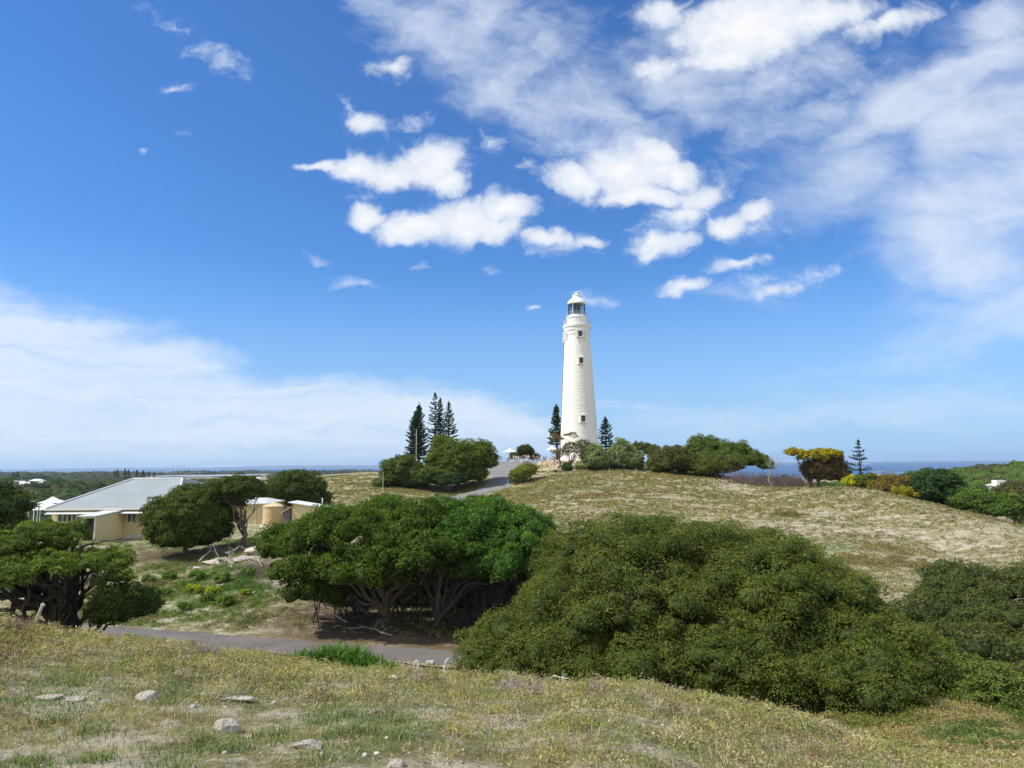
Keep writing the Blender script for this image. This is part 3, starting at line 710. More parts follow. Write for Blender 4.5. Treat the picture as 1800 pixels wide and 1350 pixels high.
# left foreground tree, dark trunk
r_ = P(115, 1112, 27.5); r_[2] = g1(r_[0], r_[1])
tree('tea_tree', 'gnarled dark-trunked tree with flat layered olive crown left of the road', 'tree', r_,
     [E(70, 950, 28, 72, 34, 2.4), E(20, 985, 27, 75, 42, 2.2), E(150, 1000, 27, 66, 30, 2.2), E(90, 1005, 25.8, 92, 30, 1.7), E(-60, 1005, 28, 80, 50, 2.4), E(172, 984, 29, 28, 14, 1.4), E(205, 1020, 27, 30, 20, 1.1)],
     .42, 125000, .06, (.06, .095, .022), r0=.36, bark=DARKBARK, low=-.1, alt=(.13, .19, .03), altp=.5, up=.7, fork=.32, twigs=7, dens=1.2, var=.28, flat=.6, limbn=26, wiggle=.16,
     tips=None)
r_ = P(150, 1100, 28.5); r_[2] = g1(r_[0], r_[1])
tree('tea_tree', 'low drooping dark green bough of foliage beside the gnarled trunk', 'shrub', r_,
     [E(212, 1060, 27, 44, 34, 1.5), E(246, 1062, 27.5, 28, 30, 1.2), E(192, 1080, 27.5, 20, 16, 1)],
     .38, 34000, .06, (.045, .07, .022), r0=.1, bark=DARKBARK, low=-.9, limbn=6, up=.2, dens=1.3)
r_ = P(-40, 960, 50); r_[2] = g1(r_[0], r_[1])
tree('tea_tree', 'dark evergreen tree cut by the left edge beyond the house path', 'tree', r_,
     [E(-30, 900, 50, 72, 58, 3), E(-60, 945, 49, 90, 45, 3), E(25, 940, 49, 22, 26, 1.5)],
     .6, 30000, .11, (.045, .07, .022), r0=.25, low=-.6, alt=(.08, .11, .03), altp=.3)
# by the house
r_ = P(330, 965, 60); r_[2] = g1(r_[0], r_[1])
tree('tea_tree', 'rounded dark green bush in front of the yellow house', 'shrub', r_,
     [E(326, 905, 60, 72, 42, 3.2), E(310, 932, 59, 55, 38, 2.4), E(360, 915, 61, 48, 52, 3), E(276, 902, 59.5, 28, 26, 1.6), E(335, 870, 61, 32, 20, 2)],
     .62, 62000, .11, (.048, .075, .02), r0=.2, low=-.8, alt=(.11, .13, .03), altp=.32, dens=1.2)
r_ = P(428, 945, 61); r_[2] = g1(r_[0], r_[1])
tree('tea_tree', 'umbrella-shaped tree on one slanting trunk in front of the house wall', 'tree', r_,
     [E(415, 862, 61.5, 55, 25, 2.6), E(385, 880, 62, 45, 30, 2.5), E(445, 868, 61.5, 26, 20, 1.8)],
     .5, 36000, .10, (.048, .07, .02), r0=.19, low=-.3, alt=(.09, .11, .03), altp=.35, limbn=12, fork=.75, twigs=4, dens=1.2, flat=.7)
r_ = P(520, 905, 88); r_[2] = g1(r_[0], r_[1])
tree('tea_tree', 'domed dark green tree behind the water tank and shed', 'tree', r_,
     [E(522, 862, 88, 54, 36, 3.5), E(490, 872, 87, 32, 26, 2.5), E(552, 880, 88, 28, 26, 2.5)],
     .75, 34000, .14, (.042, .065, .02), r0=.25, low=-.6, alt=(.09, .125, .025), altp=.4, dens=1.2)
# right side: grey-green bushes
r_ = P(1700, 1150, 36); r_[2] = g1(r_[0], r_[1])
tree('coastal_shrub', 'wide grey-green flat-topped bush at the right edge below the dune slope', 'shrub', r_,
     [E(1710, 1052, 40, 88, 62, 3.6), E(1675, 1100, 38, 74, 60, 3.2), E(1770, 1110, 36, 90, 60, 3), E(1700, 1150, 34, 90, 55, 2.6), E(1850, 1080, 38, 100, 80, 4), E(1820, 1180, 33, 60, 60, 3)],
     .6, 125000, .085, (.052, .072, .024), r0=.16, low=-.6, alt=(.09, .105, .036), altp=.35, dens=1.1, var=.24)
r_ = P(1660, 1250, 28); r_[2] = g1(r_[0], r_[1])
tree('coastal_shrub', 'lighter green rounded bush at the foot of the grey-green bush', 'shrub', r_,
     [E(1680, 1205, 28, 62, 50, 2.4), E(1760, 1215, 27, 62, 45, 2.2), E(1840, 1220, 27, 60, 50, 2.2), E(1645, 1160, 30, 34, 34, 1.6)],
     .45, 62000, .075, (.07, .105, .026), r0=.12, low=-.7, alt=(.11, .14, .036), altp=.4, dens=1.2)
r_ = P(1560, 1225, 29.5); r_[2] = g1(r_[0], r_[1])
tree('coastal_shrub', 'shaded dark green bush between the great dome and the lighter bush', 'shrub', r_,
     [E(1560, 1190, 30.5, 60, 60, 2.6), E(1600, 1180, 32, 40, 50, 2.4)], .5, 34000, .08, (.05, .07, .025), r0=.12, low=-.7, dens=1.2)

# hilltop bushes left of the drive
def bush(name, label, rootpx, Y, Es, pr, n, leaf, base, cat='shrub', **kw):
    r_ = P(rootpx, 850, Y); r_[2] = g1(r_[0], r_[1])
    return tree(name, label, cat, r_, Es, pr, n, leaf, base, **kw)
bush('coastal_shrub', 'dull green rounded bush at the left end of the hilltop clump', 715, 143, [E(708, 830, 143, 40, 32, 4.5), E(738, 838, 142, 30, 24, 4), E(672, 852, 141, 18, 8, 2)], 1.0, 24000, .22, (.06, .085, .028), low=-.6, alt=(.09, .12, .03), altp=.3, r0=.2)
bush('coastal_shrub', 'large layered olive bush with a cloud-shaped top beside the drive', 800, 141, [E(800, 808, 141, 58, 34, 5.5), E(838, 800, 143, 36, 24, 4.5), E(780, 835, 139, 45, 24, 4.5), E(778, 783, 143, 22, 18, 3), E(858, 812, 142, 18, 16, 3), E(825, 830, 141, 36, 20, 4)], 1.0, 46000, .22, (.065, .10, .02), low=-.6, alt=(.13, .16, .025), altp=.4, r0=.25, dens=1.2)
bush('coastal_shrub', 'dark green low bush skirting the cloud-shaped bush', 790, 136.5, [E(790, 843, 136.5, 36, 13, 2.5), E(760, 838, 136.8, 22, 14, 2.2)], .7, 15000, .2, (.03, .06, .025), low=-.5, r0=.12)
bush('coastal_shrub', 'small rounded dark tree behind the people on the forecourt', 921, 196, [E(922, 795, 196, 17, 13, 2.8), E(908, 803, 195, 12, 8, 2), E(936, 803, 196, 11, 7, 2)], .9, 9000, .24, (.05, .06, .025), low=-.6, alt=(.09, .12, .03), altp=.25, r0=.12)
bush('broom_shrub', 'yellow-green feathery bush beside the bend of the drive', 918, 140, [E(916, 833, 140, 20, 14, 2.4), E(930, 826, 141.5, 14, 13, 2), E(905, 840, 139.5, 12, 9, 1.6)], .6, 15000, .16, (.13, .155, .035), low=-.8, alt=(.2, .2, .04), altp=.3, r0=.06, wild=.9)
# round the tower foot
bush('scrub_tree', 'thin brown-topped gnarled tree left of the tower base', 983, 153, [E(980, 772, 153, 14, 6, 1.6), E(1000, 765, 153, 11, 4, 1.2), E(973, 765, 154, 8, 4, 1), E(975, 795, 153, 8, 5, 1.2), E(1012, 768, 153, 6, 4, 1)], .5, 3400, .17, (.105, .09, .045), cat='tree', low=-.7, r0=.16, core=False, fork=.9, twigs=4, limbn=9, dens=.8)
bush('scrub_tree', 'rusty brown rounded tree in front of the tower base', 1004, 150, [E(1008, 790, 150, 20, 13, 2.6), E(1026, 783, 150.5, 14, 11, 2), E(992, 797, 150, 11, 9, 1.6)], .65, 9000, .17, (.085, .075, .04), cat='tree', low=-.7, alt=(.10, .115, .05), altp=.4, r0=.16, core=False, limbn=12)
bush('scrub_bush', 'small dark green bush on the rubble bank', 997, 148.5, [E(996, 822, 148.5, 11, 9, 1.4), E(981, 832, 147.5, 8, 6, 1)], .45, 5200, .14, (.04, .075, .02), low=-.8, r0=.07)
bush('saltbush', 'pale grey-green feathery bush right of the rusty tree', 1048, 149, [E(1048, 806, 149, 28, 22, 3.4), E(1042, 793, 149.5, 16, 14, 2.4), E(1066, 812, 149, 16, 17, 2.6)], .75, 22000, .19, (.14, .185, .10), low=-.7, alt=(.2, .24, .13), altp=.3, r0=.12, wild=.9, corecol=(.07, .085, .05))
bush('saltbush', 'taller pale grey-green feathery bush right of the tower base', 1096, 149, [E(1093, 796, 149, 20, 24, 3), E(1108, 808, 148.5, 24, 19, 3), E(1084, 812, 149, 14, 16, 2.4), E(1122, 816, 148, 12, 13, 2)], .75, 24000, .19, (.145, .19, .10), low=-.7, alt=(.21, .25, .13), altp=.3, r0=.12, wild=.9, corecol=(.07, .085, .05))
bush('coastal_shrub', 'low olive tree on the skyline behind the pale bushes', 1125, 172, [E(1126, 787, 172, 20, 8, 3), E(1145, 792, 170, 14, 8, 3), E(1105, 790, 172, 12, 7, 3)], .8, 10000, .23, (.06, .085, .025), low=-.6, r0=.14)
bush('coastal_shrub', 'brownish olive bush right of the pale bushes on the crest', 1178, 143, [E(1178, 808, 143, 42, 24, 4.5), E(1160, 818, 142, 28, 16, 3.5), E(1212, 818, 143, 26, 16, 3.5)], .9, 25000, .21, (.07, .08, .028), low=-.6, alt=(.095, .10, .035), altp=.3, r0=.18)
bush('coastal_shrub', 'big spreading tree with bright patches crowning the dune crest', 1270, 148, [E(1240, 790, 152, 38, 20, 4.5), E(1280, 796, 151, 42, 20, 5), E(1320, 808, 149, 30, 16, 4), E(1262, 812, 146, 52, 22, 5), E(1345, 818, 147, 16, 12, 3), E(1235, 776, 153, 22, 9, 3)], .95, 42000, .21, (.06, .095, .022), cat='tree', low=-.6, alt=(.12, .17, .03), altp=.35, r0=.25, dens=1.2)
bush('coastal_shrub', 'olive domed bush in front of the crest tree', 1262, 141, [E(1262, 820, 141, 44, 18, 3.6), E(1240, 826, 140, 24, 12, 3)], .85, 19000, .2, (.075, .09, .025), low=-.5, r0=.14)
bare_thicket('dead_scrub', 'mass of leafless grey-purple scrub on the crest left of the yellow-topped tree', [P(px, 850, Y)[:2] for px, Y in [(1300, 131), (1315, 130), (1332, 128), (1348, 127), (1365, 125), (1382, 123), (1395, 121), (1410, 120), (1290, 133), (1340, 130), (1375, 126)]], 2.6, 60, 4, .035, mat('grey_scrub', (.16, .125, .12), .95, .3, 5), cat='scrub', lean=.9)
t = bush('dead_tree', 'bleached leafless tree standing against the sea on the crest', 1355, 124, [E(1362, 808, 124, 10, 9, 1.4)], .4, 40, .06, (.2, .17, .15), cat='tree', low=-.6, r0=.085, core=False, fork=.8, twigs=6, tips=[P(a, b, 124+c) for a, b, c in ((1346, 808, 0), (1350, 799, .6), (1357, 796, -.6), (1364, 793, .3), (1371, 797, -.3), (1377, 803, .5), (1373, 811, 0), (1352, 815, -.5))], bark=mat('bleached_wood', (.33, .29, .26), .9, .25, 6))
bush('wattle_tree', 'dark bushy tree with bright yellow top on the crest', 1425, 116, [E(1397, 797, 116, 14, 9, 1.8), E(1426, 806, 115.5, 24, 15, 2.6), E(1456, 800, 116.5, 22, 12, 2.6), E(1440, 797, 117, 18, 8, 2)], .5, 24000, .16, (.20, .19, .02), cat='tree', low=-.15, alt=(.30, .24, .02), altp=.5, r0=.22, bark=DARKBARK, corecol=(.07, .07, .02))
bush('wattle_tree', 'brown twiggy thicket under the yellow-topped tree', 1438, 117.5, [E(1440, 826, 117.5, 36, 22, 3), E(1465, 815, 118, 20, 22, 2.6), E(1480, 835, 117, 18, 16, 2.4)], .7, 22000, .16, (.11, .085, .05), low=-.8, alt=(.15, .12, .05), altp=.3, r0=.1, bark=DARKBARK)
bush('wattle_tree', 'small bright yellow bush below the star-shaped pine', 1497, 108, [E(1496, 847, 108, 14, 10, 1.4)], .42, 5000, .13, (.26, .26, .02), low=-.6, r0=.06)
bush('coastal_shrub', 'dark olive rounded bush between the yellow bushes', 1520, 107, [E(1522, 848, 107, 20, 14, 2), E(1534, 856, 106, 10, 8, 1.6)], .6, 9000, .15, (.055, .085, .02), low=-.6, alt=(.13, .16, .02), altp=.3, r0=.08)
bush('wattle_tree', 'orange-topped thicket left of the dark pine-like tree', 1570, 104, [E(1572, 846, 104, 26, 9, 2.2), E(1558, 858, 103, 30, 14, 2.4), E(1545, 842, 108, 20, 9, 2)], .6, 13000, .16, (.115, .088, .035), low=-.7, alt=(.19, .145, .025), altp=.4, r0=.1)
bush('wattle_tree', 'low yellow-green bush on the dune edge under the orange thicket', 1588, 98, [E(1587, 866, 98, 14, 9, 1.4), E(1608, 870, 97, 7, 5, 1)], .42, 5000, .13, (.19, .18, .02), low=-.6, r0=.06)
bush('evergreen_tree', 'very dark green tree with layered boughs right of the orange thicket', 1645, 108, [E(1640, 848, 108, 42, 22, 4.4), E(1665, 868, 107, 34, 24, 4), E(1615, 868, 106, 26, 20, 3), E(1680, 885, 104, 22, 20, 3)], .8, 34000, .19, (.026, .055, .022), cat='tree', low=-.6, alt=(.05, .085, .035), altp=.3, r0=.25, flat=.55, dens=1.2)
bush('evergreen_tree', 'mid green layered tree on the slope right of the very dark tree', 1725, 96, [E(1722, 880, 98, 32, 22, 3.4), E(1752, 892, 96, 34, 22, 3.4), E(1700, 872, 104, 24, 16, 3)], .75, 26000, .18, (.05, .09, .022), cat='tree', low=-.6, alt=(.10, .16, .03), altp=.4, r0=.2, flat=.65)
bush('evergreen_tree', 'grey-brown sparse tree near the right edge above the dune', 1775, 100, [E(1775, 868, 100, 30, 20, 3), E(1800, 885, 96, 28, 24, 3), E(1830, 880, 96, 30, 28, 3)], .7, 22000, .17, (.075, .08, .04), cat='tree', low=-.6, alt=(.1, .13, .03), altp=.25, r0=.16)

# ------------------------------------------------------------------ tall pines
def pine(label, px, pyb, pyt, Y, halfw, dens=1.0, rootz=None, power=.75, tier=.62, openness=0.0, lean=0.0, col=(.032, .062, .034), leafs=.29, group='norfolk pines'):
    top = P(px, pyt, Y); halfw *= 1.12; x, y = top[0], top[1]; gz = g1(x, y)
    lowz = P(px, pyb, Y)[2]; H = top[2]-gz; t = thing('norfolk_pine', label, 'tree', (x, y, gz), group)
    hw = halfw*Y/F; zl = max(lowz-gz, .6)
    pts = np.array([[0, 0, -.2], [lean*.3, 0, H*.3], [lean*.8, 0, H*.7], [lean, 0, H]])
    MBt = MB().tube(pts, [H*.018+.1, H*.014+.06, .09, .03], 8); MBt.build('trunk', DARKBARK, t, True)
    Pn = []; Nn = []; Ax = []; C = []; VV = []; FF = []; b0 = 0
    z = zl; ga, gs = rng.random()*6.28, rng.uniform(.05, .16)
    while z < H-.15:
        f = (z-zl)/(H-zl); L = hw*(1-f**1.35)**power*rng.uniform(.88, 1.08)+.15
        nb = int(rng.integers(6, 8)); a0 = rng.random()*6.28
        for k in range(nb):
            if rng.random() < .10+openness*.3: continue
            a = a0+k*6.283/nb+rng.normal(0, .1); L2 = L*rng.uniform(.72, 1.15)*(1+gs*math.cos(a-ga))
            d = np.array([math.cos(a), math.sin(a), 0]); upk = .10+.35*f+rng.normal(0, .07)
            s = np.linspace(0, 1, 5)[:, None]
            br = np.array([lean*z/H, 0, z])+d*L2*s+np.array([0, 0, 1])*(upk*L2*s**1.6-.10*L2*np.sin(s*math.pi))
            v, q = tube(br, np.linspace(.05, .015, 5), 4); VV.append(v); FF.append(q+b0); b0 += len(v)
            m = max(6, int(dens*L2*15)); u_ = rng.random(m)**.65
            p = np.stack([np.interp(u_, s[:, 0], br[:, j]) for j in range(3)], 1)
            side = np.array([-d[1], d[0], 0])*rng.normal(0, .16, (m, 1))*(.6+.5*L2)
            p = p+side+np.array([0, 0, 1])*rng.normal(.05, .07, (m, 1))
            Pn.append(p); Nn.append(unit(np.array([0, 0, 1])*.6+rng.normal(0, .6, (m, 3)))); Ax.append(unit(d*.9+side*1.2+[0, 0, .35]+rng.normal(0, .25, (m, 3))))
            C.append(np.clip(np.array(col)*(1+.3*rng.normal(0, 1, (m, 1)))*(1+.06*rng.normal(0, 1, (m, 3))), .005, 1))
        z += tier*rng.uniform(.85, 1.15)*(1-.45*f)
    m = 60; p = np.array([lean, 0, H-.3])+rng.normal(0, .1, (m, 3))*[1, 1, 3.5]
    Pn.append(p); Nn.append(unit(rng.normal(0, 1, (m, 3)))); Ax.append(np.tile([0, 0, 1.], (m, 1))); C.append(np.tile(col, (m, 1)))
    p = np.concatenate(Pn); s = rng.uniform(.7, 1.3, len(p))*leafs
    V, Cc = leafquads(p, np.concatenate(Nn), np.concatenate(Ax), s*1.9, s*.75, np.concatenate(C))
    obj('foliage', npmesh('foliage', V, [np.arange(len(V)).reshape(-1, 4)], Cc), LEAF, t)
    obj('branches', npmesh('branches', np.vstack(VV), [np.vstack(FF)]), DARKBARK, t)
    return t
pine('leftmost and bushiest of the tall pines beside the drive', 737, 805, 712, 172, 19, 1.5, tier=.75)
pine('secondary stem pine leaning on the left flank of the bushiest pine', 731, 800, 723, 173, 15, 1.3)
pine('tallest pine in the middle of the group beside the drive', 765, 782, 693, 176, 14, .95, openness=.8, tier=.85)
pine('narrow pine just right of the tallest pine', 774, 782, 702, 178, 11, .9, openness=.8)
pine('rightmost pine of the group beside the drive', 789, 790, 708, 174, 15, 1.0, openness=.5, tier=.8)
pine('dense dark pine half hidden behind the left side of the tower', 978, 780, 713, 186, 12, 1.7)
pine('small conical pine standing right of the tower', 1064, 790, 734, 186, 15, 1.35, power=.85, tier=.75)
pine('star-shaped open pine against the sea on the right of the crest', 1509, 835, 775, 128, 19, 1.2, openness=.5, tier=.95, power=1.0, leafs=.2)

# ================================================================== lighthouse
LY = 172.0
LX = P(1017.6, 740, LY)[0]; LG = g1(LX, LY)
def LZ(py): return P(1015, py, LY)[2]-LG
def LR(hw, py): return (P(1015+hw, py, LY)-P(1015, py, LY))[0]
lh = thing('lighthouse', 'tall white tapering stone lighthouse with glazed lantern and domed cap', 'lighthouse', (LX, LY, LG))
STONE = mat('painted_rough_stone', (.84, .81, .75), .75, .03, .6, .12, 9)
zt = LZ(590); prof_y = [812, 790, 737, 690, 637, 590]; prof_r = [35.5, 33.6, 30.6, 27.7, 24.6, 21.7]
pz = np.array([LZ(a) for a in prof_y]); prr = np.array([LR(b, a) for a, b in zip(prof_y, prof_r)])
def rad(z): return np.interp(z, pz, prr)
nc = int((zt+.6)/.42); ncol = 38*4; rows = []; zz = []
V = []; 
for c in range(nc):
    z0 = -.6+c*.42; off = (c % 2)*2
    for k, dz in enumerate((.0, .05, .37)):
        z = z0+dz*1.0; a = np.arange(ncol)
        st = ((a+off)//4) % 38; edge = ((a+off) % 4) == 0
        rnd = hsh(st, np.full_like(st, c), 3)
        # the courses weather: rougher in the middle ages of the wall
        pr_ = np.where(edge | (k == 0), 0.0, .012+.030*rnd*(.5+.5*hsh(st//3, np.full_like(st, c//2), 9)))
        r = rad(z)+pr_; th = 2*math.pi*a/ncol
        V.append(np.stack([r*np.cos(th), r*np.sin(th), np.full(ncol, z)], 1))
V = np.concatenate(V); nrw = nc*3
a, b = np.meshgrid(np.arange(nrw-1), np.arange(ncol), indexing='ij'); b2 = (b+1) % ncol
obj('tower', npmesh('tower', V, [np.stack([a*ncol+b, a*ncol+b2, (a+1)*ncol+b2, (a+1)*ncol+b], -1).reshape(-1, 4)]), STONE, lh)
H = LZ
MB().lathe([(LR(21.4, 592), H(592)), (LR(22.2, 591), H(589)), (LR(22.2, 590), H(585)), (LR(23.2, 585), H(583)), (LR(23.4, 580), H(579)), (LR(24.6, 579), H(577)), (LR(24.9, 575), H(574)), (LR(24.6, 573), H(572.6)), (LR(10, 573), H(572.5))], n=64).build('gallery_cornice', WHITE, lh)
MB().lathe([(LR(17.3, 573), H(573)), (LR(17.3, 560), H(560.5)), (LR(18.4, 560), H(560)), (LR(18.6, 559), H(558.3)), (LR(17.8, 558), H(557.6)), (LR(6, 558), H(557.5))], n=48).build('watch_room', WHITE, lh)
RAIL = mat('pale_metal_rail', (.62, .64, .65), .5, .05, 3)
def ringrail(name, rpx, yb, yt, npost, nr_, mt, par, rr_=.028):
    m = MB(); r = LR(rpx, yb); zb, zt_ = H(yb), H(yt)
    for k in range(nr_):
        z = zb+(zt_-zb)*(k+1)/nr_; p = [(r*math.cos(t), r*math.sin(t), z) for t in np.linspace(0, 2*math.pi, 49)]
        m.tube(p, rr_, 5, False)
    for k in range(npost):
        t = 2*math.pi*k/npost; m.tube([(r*math.cos(t), r*math.sin(t), zb-.05), (r*math.cos(t), r*math.sin(t), zt_+.04)], rr_*1.15, 5)
    return m.build(name, mt, par)
ringrail('gallery_railing', 22.8, 572.6, 563.5, 22, 4, RAIL, lh, .04)
ringrail('lantern_railing', 17.4, 557.6, 550, 16, 2, RAIL, lh, .028)
ln = MB().lathe([(LR(15.4, 557), H(557.5)), (LR(15.4, 556), H(555)), (LR(14.7, 555), H(554.8)), (LR(14.6, 555), H(554.7))], n=48).build('lantern_sill', WHITE, lh)
DK = mat('lantern_bars', (.10, .13, .13), .5, .1, 3)
for k in range(14):
    t = 2*math.pi*(k+.3)/14; r = LR(14.9, 545)
    MB().box((r*math.cos(t), r*math.sin(t), (H(555)+H(535))/2), (.10, .09, H(535)-H(555)), t).build('mullion', WHITEM if k % 3 == 0 else DK, lh)
gl = bpy.data.materials.new('lantern_glass'); gl.use_nodes = True
t_ = gl.node_tree; t_.nodes.remove(t_.nodes['Principled BSDF'])
tr_ = t_.nodes.new('ShaderNodeBsdfTransparent'); tr_.inputs[0].default_value = (.72, .82, .84, 1); gs = t_.nodes.new('ShaderNodeBsdfGlossy'); gs.inputs['Roughness'].default_value = .05
fr = t_.nodes.new('ShaderNodeFresnel'); fr.inputs[0].default_value = 1.5; mm = t_.nodes.new('ShaderNodeMixShader')
t_.links.new(fr.outputs[0], mm.inputs[0]); t_.links.new(tr_.outputs[0], mm.inputs[1]); t_.links.new(gs.outputs[0], mm.inputs[2]); t_.links.new(mm.outputs[0], t_.nodes['Material Output'].inputs[0])
gm_ = MB(); rg = LR(14.6, 545); n = 14
gv = [(rg*math.cos(2*math.pi*(k+.3)/n), rg*math.sin(2*math.pi*(k+.3)/n), z) for z in (H(554.8), H(535)) for k in range(n)]
gm_.add(gv, [(k, (k+1) % n, n+(k+1) % n, n+k) for k in range(n)]).build('lantern_glazing', gl, lh)
LENS = mat('lens_glass', (.13, .16, .14), .25, .3, 2, spec=.7)
lp = [(.5, H(556)), (.9, H(555)), (.95, H(552))]
for k in range(9): zz_ = H(551)+(H(538)-H(551))*k/8; lp += [(LR(6.6, 545), zz_), (LR(5.9, 545), zz_+.12)]
lp += [(.5, H(537)), (.2, H(536))]
MB().lathe(lp, n=20).build('lens', LENS, lh)
dm = MB().lathe([(LR(15, 535), H(536)), (LR(16.2, 535), H(535.4)), (LR(16.2, 534), H(534)), (LR(15.2, 533), H(532.5)), (LR(13.6, 530), H(529.6)), (LR(11.2, 528), H(527)), (LR(8.4, 525), H(525)), (LR(6.9, 524), H(524)), (LR(6.5, 523), H(521)), (LR(7.1, 520), H(520.4)), (LR(6.9, 519), H(519.3)), (LR(5, 518), H(518)), (LR(2, 517), H(517.2)), (.12, H(516.8)), (.1, H(512.5)), (.01, H(512))], n=48).build('dome', WHITE, lh, True)
for k in range(16):
    t = 2*math.pi*k/16; q = [(LR(a_, 530)*math.cos(t), LR(a_, 530)*math.sin(t), H(b_)+.03) for a_, b_ in ((15.3, 532.6), (13.7, 529.7), (11.3, 527), (8.5, 525.1))]
    MB().tube(q, .05, 5).build('dome_rib', WHITE, dm)
vn = MB(); z = H(513.2)
vn.tube([(-.75, 0, z-.1), (.75, 0, z+.12)], .045, 6)
vn.add([(.45, -.02, z-.1), (.95, -.02, z+.62), (1.0, -.02, z+.12), (.45, .02, z-.1), (.95, .02, z+.62), (1.0, .02, z+.12)], [(0, 1, 2), (5, 4, 3), (0, 3, 4, 1), (1, 4, 5, 2), (2, 5, 3, 0)])
vn.add([(-.7, -.02, z-.3), (-1.05, -.02, z-.12), (-.7, -.02, z+.12), (-.7, .02, z-.3), (-1.05, .02, z-.12), (-.7, .02, z+.12)], [(0, 1, 2), (5, 4, 3), (0, 3, 4, 1), (1, 4, 5, 2), (2, 5, 3, 0)])
vn.tube([(0, -.5, z-.35), (0, .5, z-.35)], .03, 5).tube([(-.5, 0, z-.35), (.5, 0, z-.35)], .03, 5)
vn.build('weather_vane', WHITEM, lh)
FR = mat('window_surround', (.78, .76, .71), .7, .04, 3)
def onwall(az, y, w, h, out_=.12):
    """local frame on the tower: az measured from the side facing the camera, to the right"""
    z = H(y); r = rad(z)+.06; a = -math.pi/2+az
    return z, r, a
for (az, y, w, h) in ((R(8), 590.5, .95, 1.35), (R(8), 637.5, .95, 1.35), (R(8), 738, 1.0, 1.45), (R(150), 600, .95, 1.35)):
    z, r, a = onwall(az, y, w, h); c = (math.cos(a), math.sin(a)); t = (-math.sin(a), math.cos(a))
    fr_ = MB()
    for sx in (-1, 1): fr_.box(((r+.06)*c[0]+sx*(w/2+.14)*t[0], (r+.06)*c[1]+sx*(w/2+.14)*t[1], z), (.42, .26, h+.1), a)
    for sz, ww in ((-1, w+.9), (1, w+.62)): fr_.box(((r+.1)*c[0], (r+.1)*c[1], z+sz*(h/2+.14)), (.5, ww, .24), a)
    f = fr_.build('window', FR, lh)
    MB().box(((r-.02)*c[0], (r-.02)*c[1], z), (.16, w, h), a).build('pane', DARKG, f)
    MB().box(((r+.075)*c[0], (r+.075)*c[1], z), (.03, w, .05), a).box(((r+.078)*c[0], (r+.078)*c[1], z), (.03, .05, h), a).build('glazing_bar', DK, f)
for az, y, hh in ((-9, 591, 2.2), (31, 592, 2.4), (-60, 592, 1.9), (-74, 594, 2.6), (-98, 591, 2.0), (-92, 598, 1.1)):
    a = -math.pi/2+R(az); z = H(y); r = rad(z)+.45
    p_ = MB().box((r*math.cos(a), r*math.sin(a), z), (.16, .34, hh), a).build('antenna_panel', WHITEM, lh)
    b_ = MB()
    for s in (-.35, .35): b_.tube([((r-.5)*math.cos(a), (r-.5)*math.sin(a), z+s*hh), (r*math.cos(a), r*math.sin(a), z+s*hh)], .035, 5)
    b_.tube([((r-.16)*math.cos(a), (r-.16)*math.sin(a), z-hh*.6), ((r-.16)*math.cos(a), (r-.16)*math.sin(a), z+hh*.45)], .04, 5)
    b_.build('bracket', RAIL, p_)
# thin dark cable down the left side
a = math.pi+R(6); zs = np.linspace(.5, H(596), 40)
MB().tube([((rad(q)+.14)*math.cos(a), (rad(q)+.14)*math.sin(a), q) for q in zs], .07, 5).build('downpipe', mat('dark_pipe', (.16, .12, .10), .8, .1, 3), lh)

# ================================================================== house and outbuildings
YEL_W = mat('yellow_weatherboard', (.74, .62, .33), .7, .05, 2, .15)
ROOFM = mat('galvanised_roof', (.31, .34, .345), .6, .07, .4, metal=.0, spec=.25)
rt = ROOFM.node_tree; w_ = rt.nodes.new('ShaderNodeTexWave'); w_.wave_type = 'BANDS'; w_.bands_direction = 'X'; w_.inputs['Scale'].default_value = 2.2; w_.inputs['Distortion'].default_value = 0
tcc = rt.nodes.new('ShaderNodeTexCoord'); rt.links.new(tcc.outputs['Object'], w_.inputs['Vector'])
bb = rt.nodes.new('ShaderNodeBump'); bb.inputs['Strength'].default_value = .5; bb.inputs['Distance'].default_value = .03; rt.links.new(w_.outputs['Fac'], bb.inputs['Height']); rt.links.new(bb.outputs[0], rt.nodes['Principled BSDF'].inputs['Normal'])
ROOFL = mat('pale_roof', (.60, .62, .63), .5, .06, 1)
CREAM = mat('cream_trim', (.74, .71, .60), .6, .04, 2)
PLINTH = mat('white_plinth', (.68, .66, .62), .8, .08, 2, .2)
DARKW = mat('dark_doorway', (.045, .045, .048), .7, .2, 2)
HAZEG = mat('window_glass', (.06, .075, .085), .12, .3, 1, spec=.7)
hy = 70.8; hx0 = P(92, 900, hy)[0]; hx1 = P(300, 900, hy)[0]; eav = P(170, 894, 70)[2]; base = g1(hx0+8, hy)-.1
hs_ = thing('house', 'long yellow weatherboard house with a wide blue-grey hipped metal roof', 'house', (hx0, hy, base))
def L3(p): return (p[0]-hx0, p[1]-hy, p[2]-base)
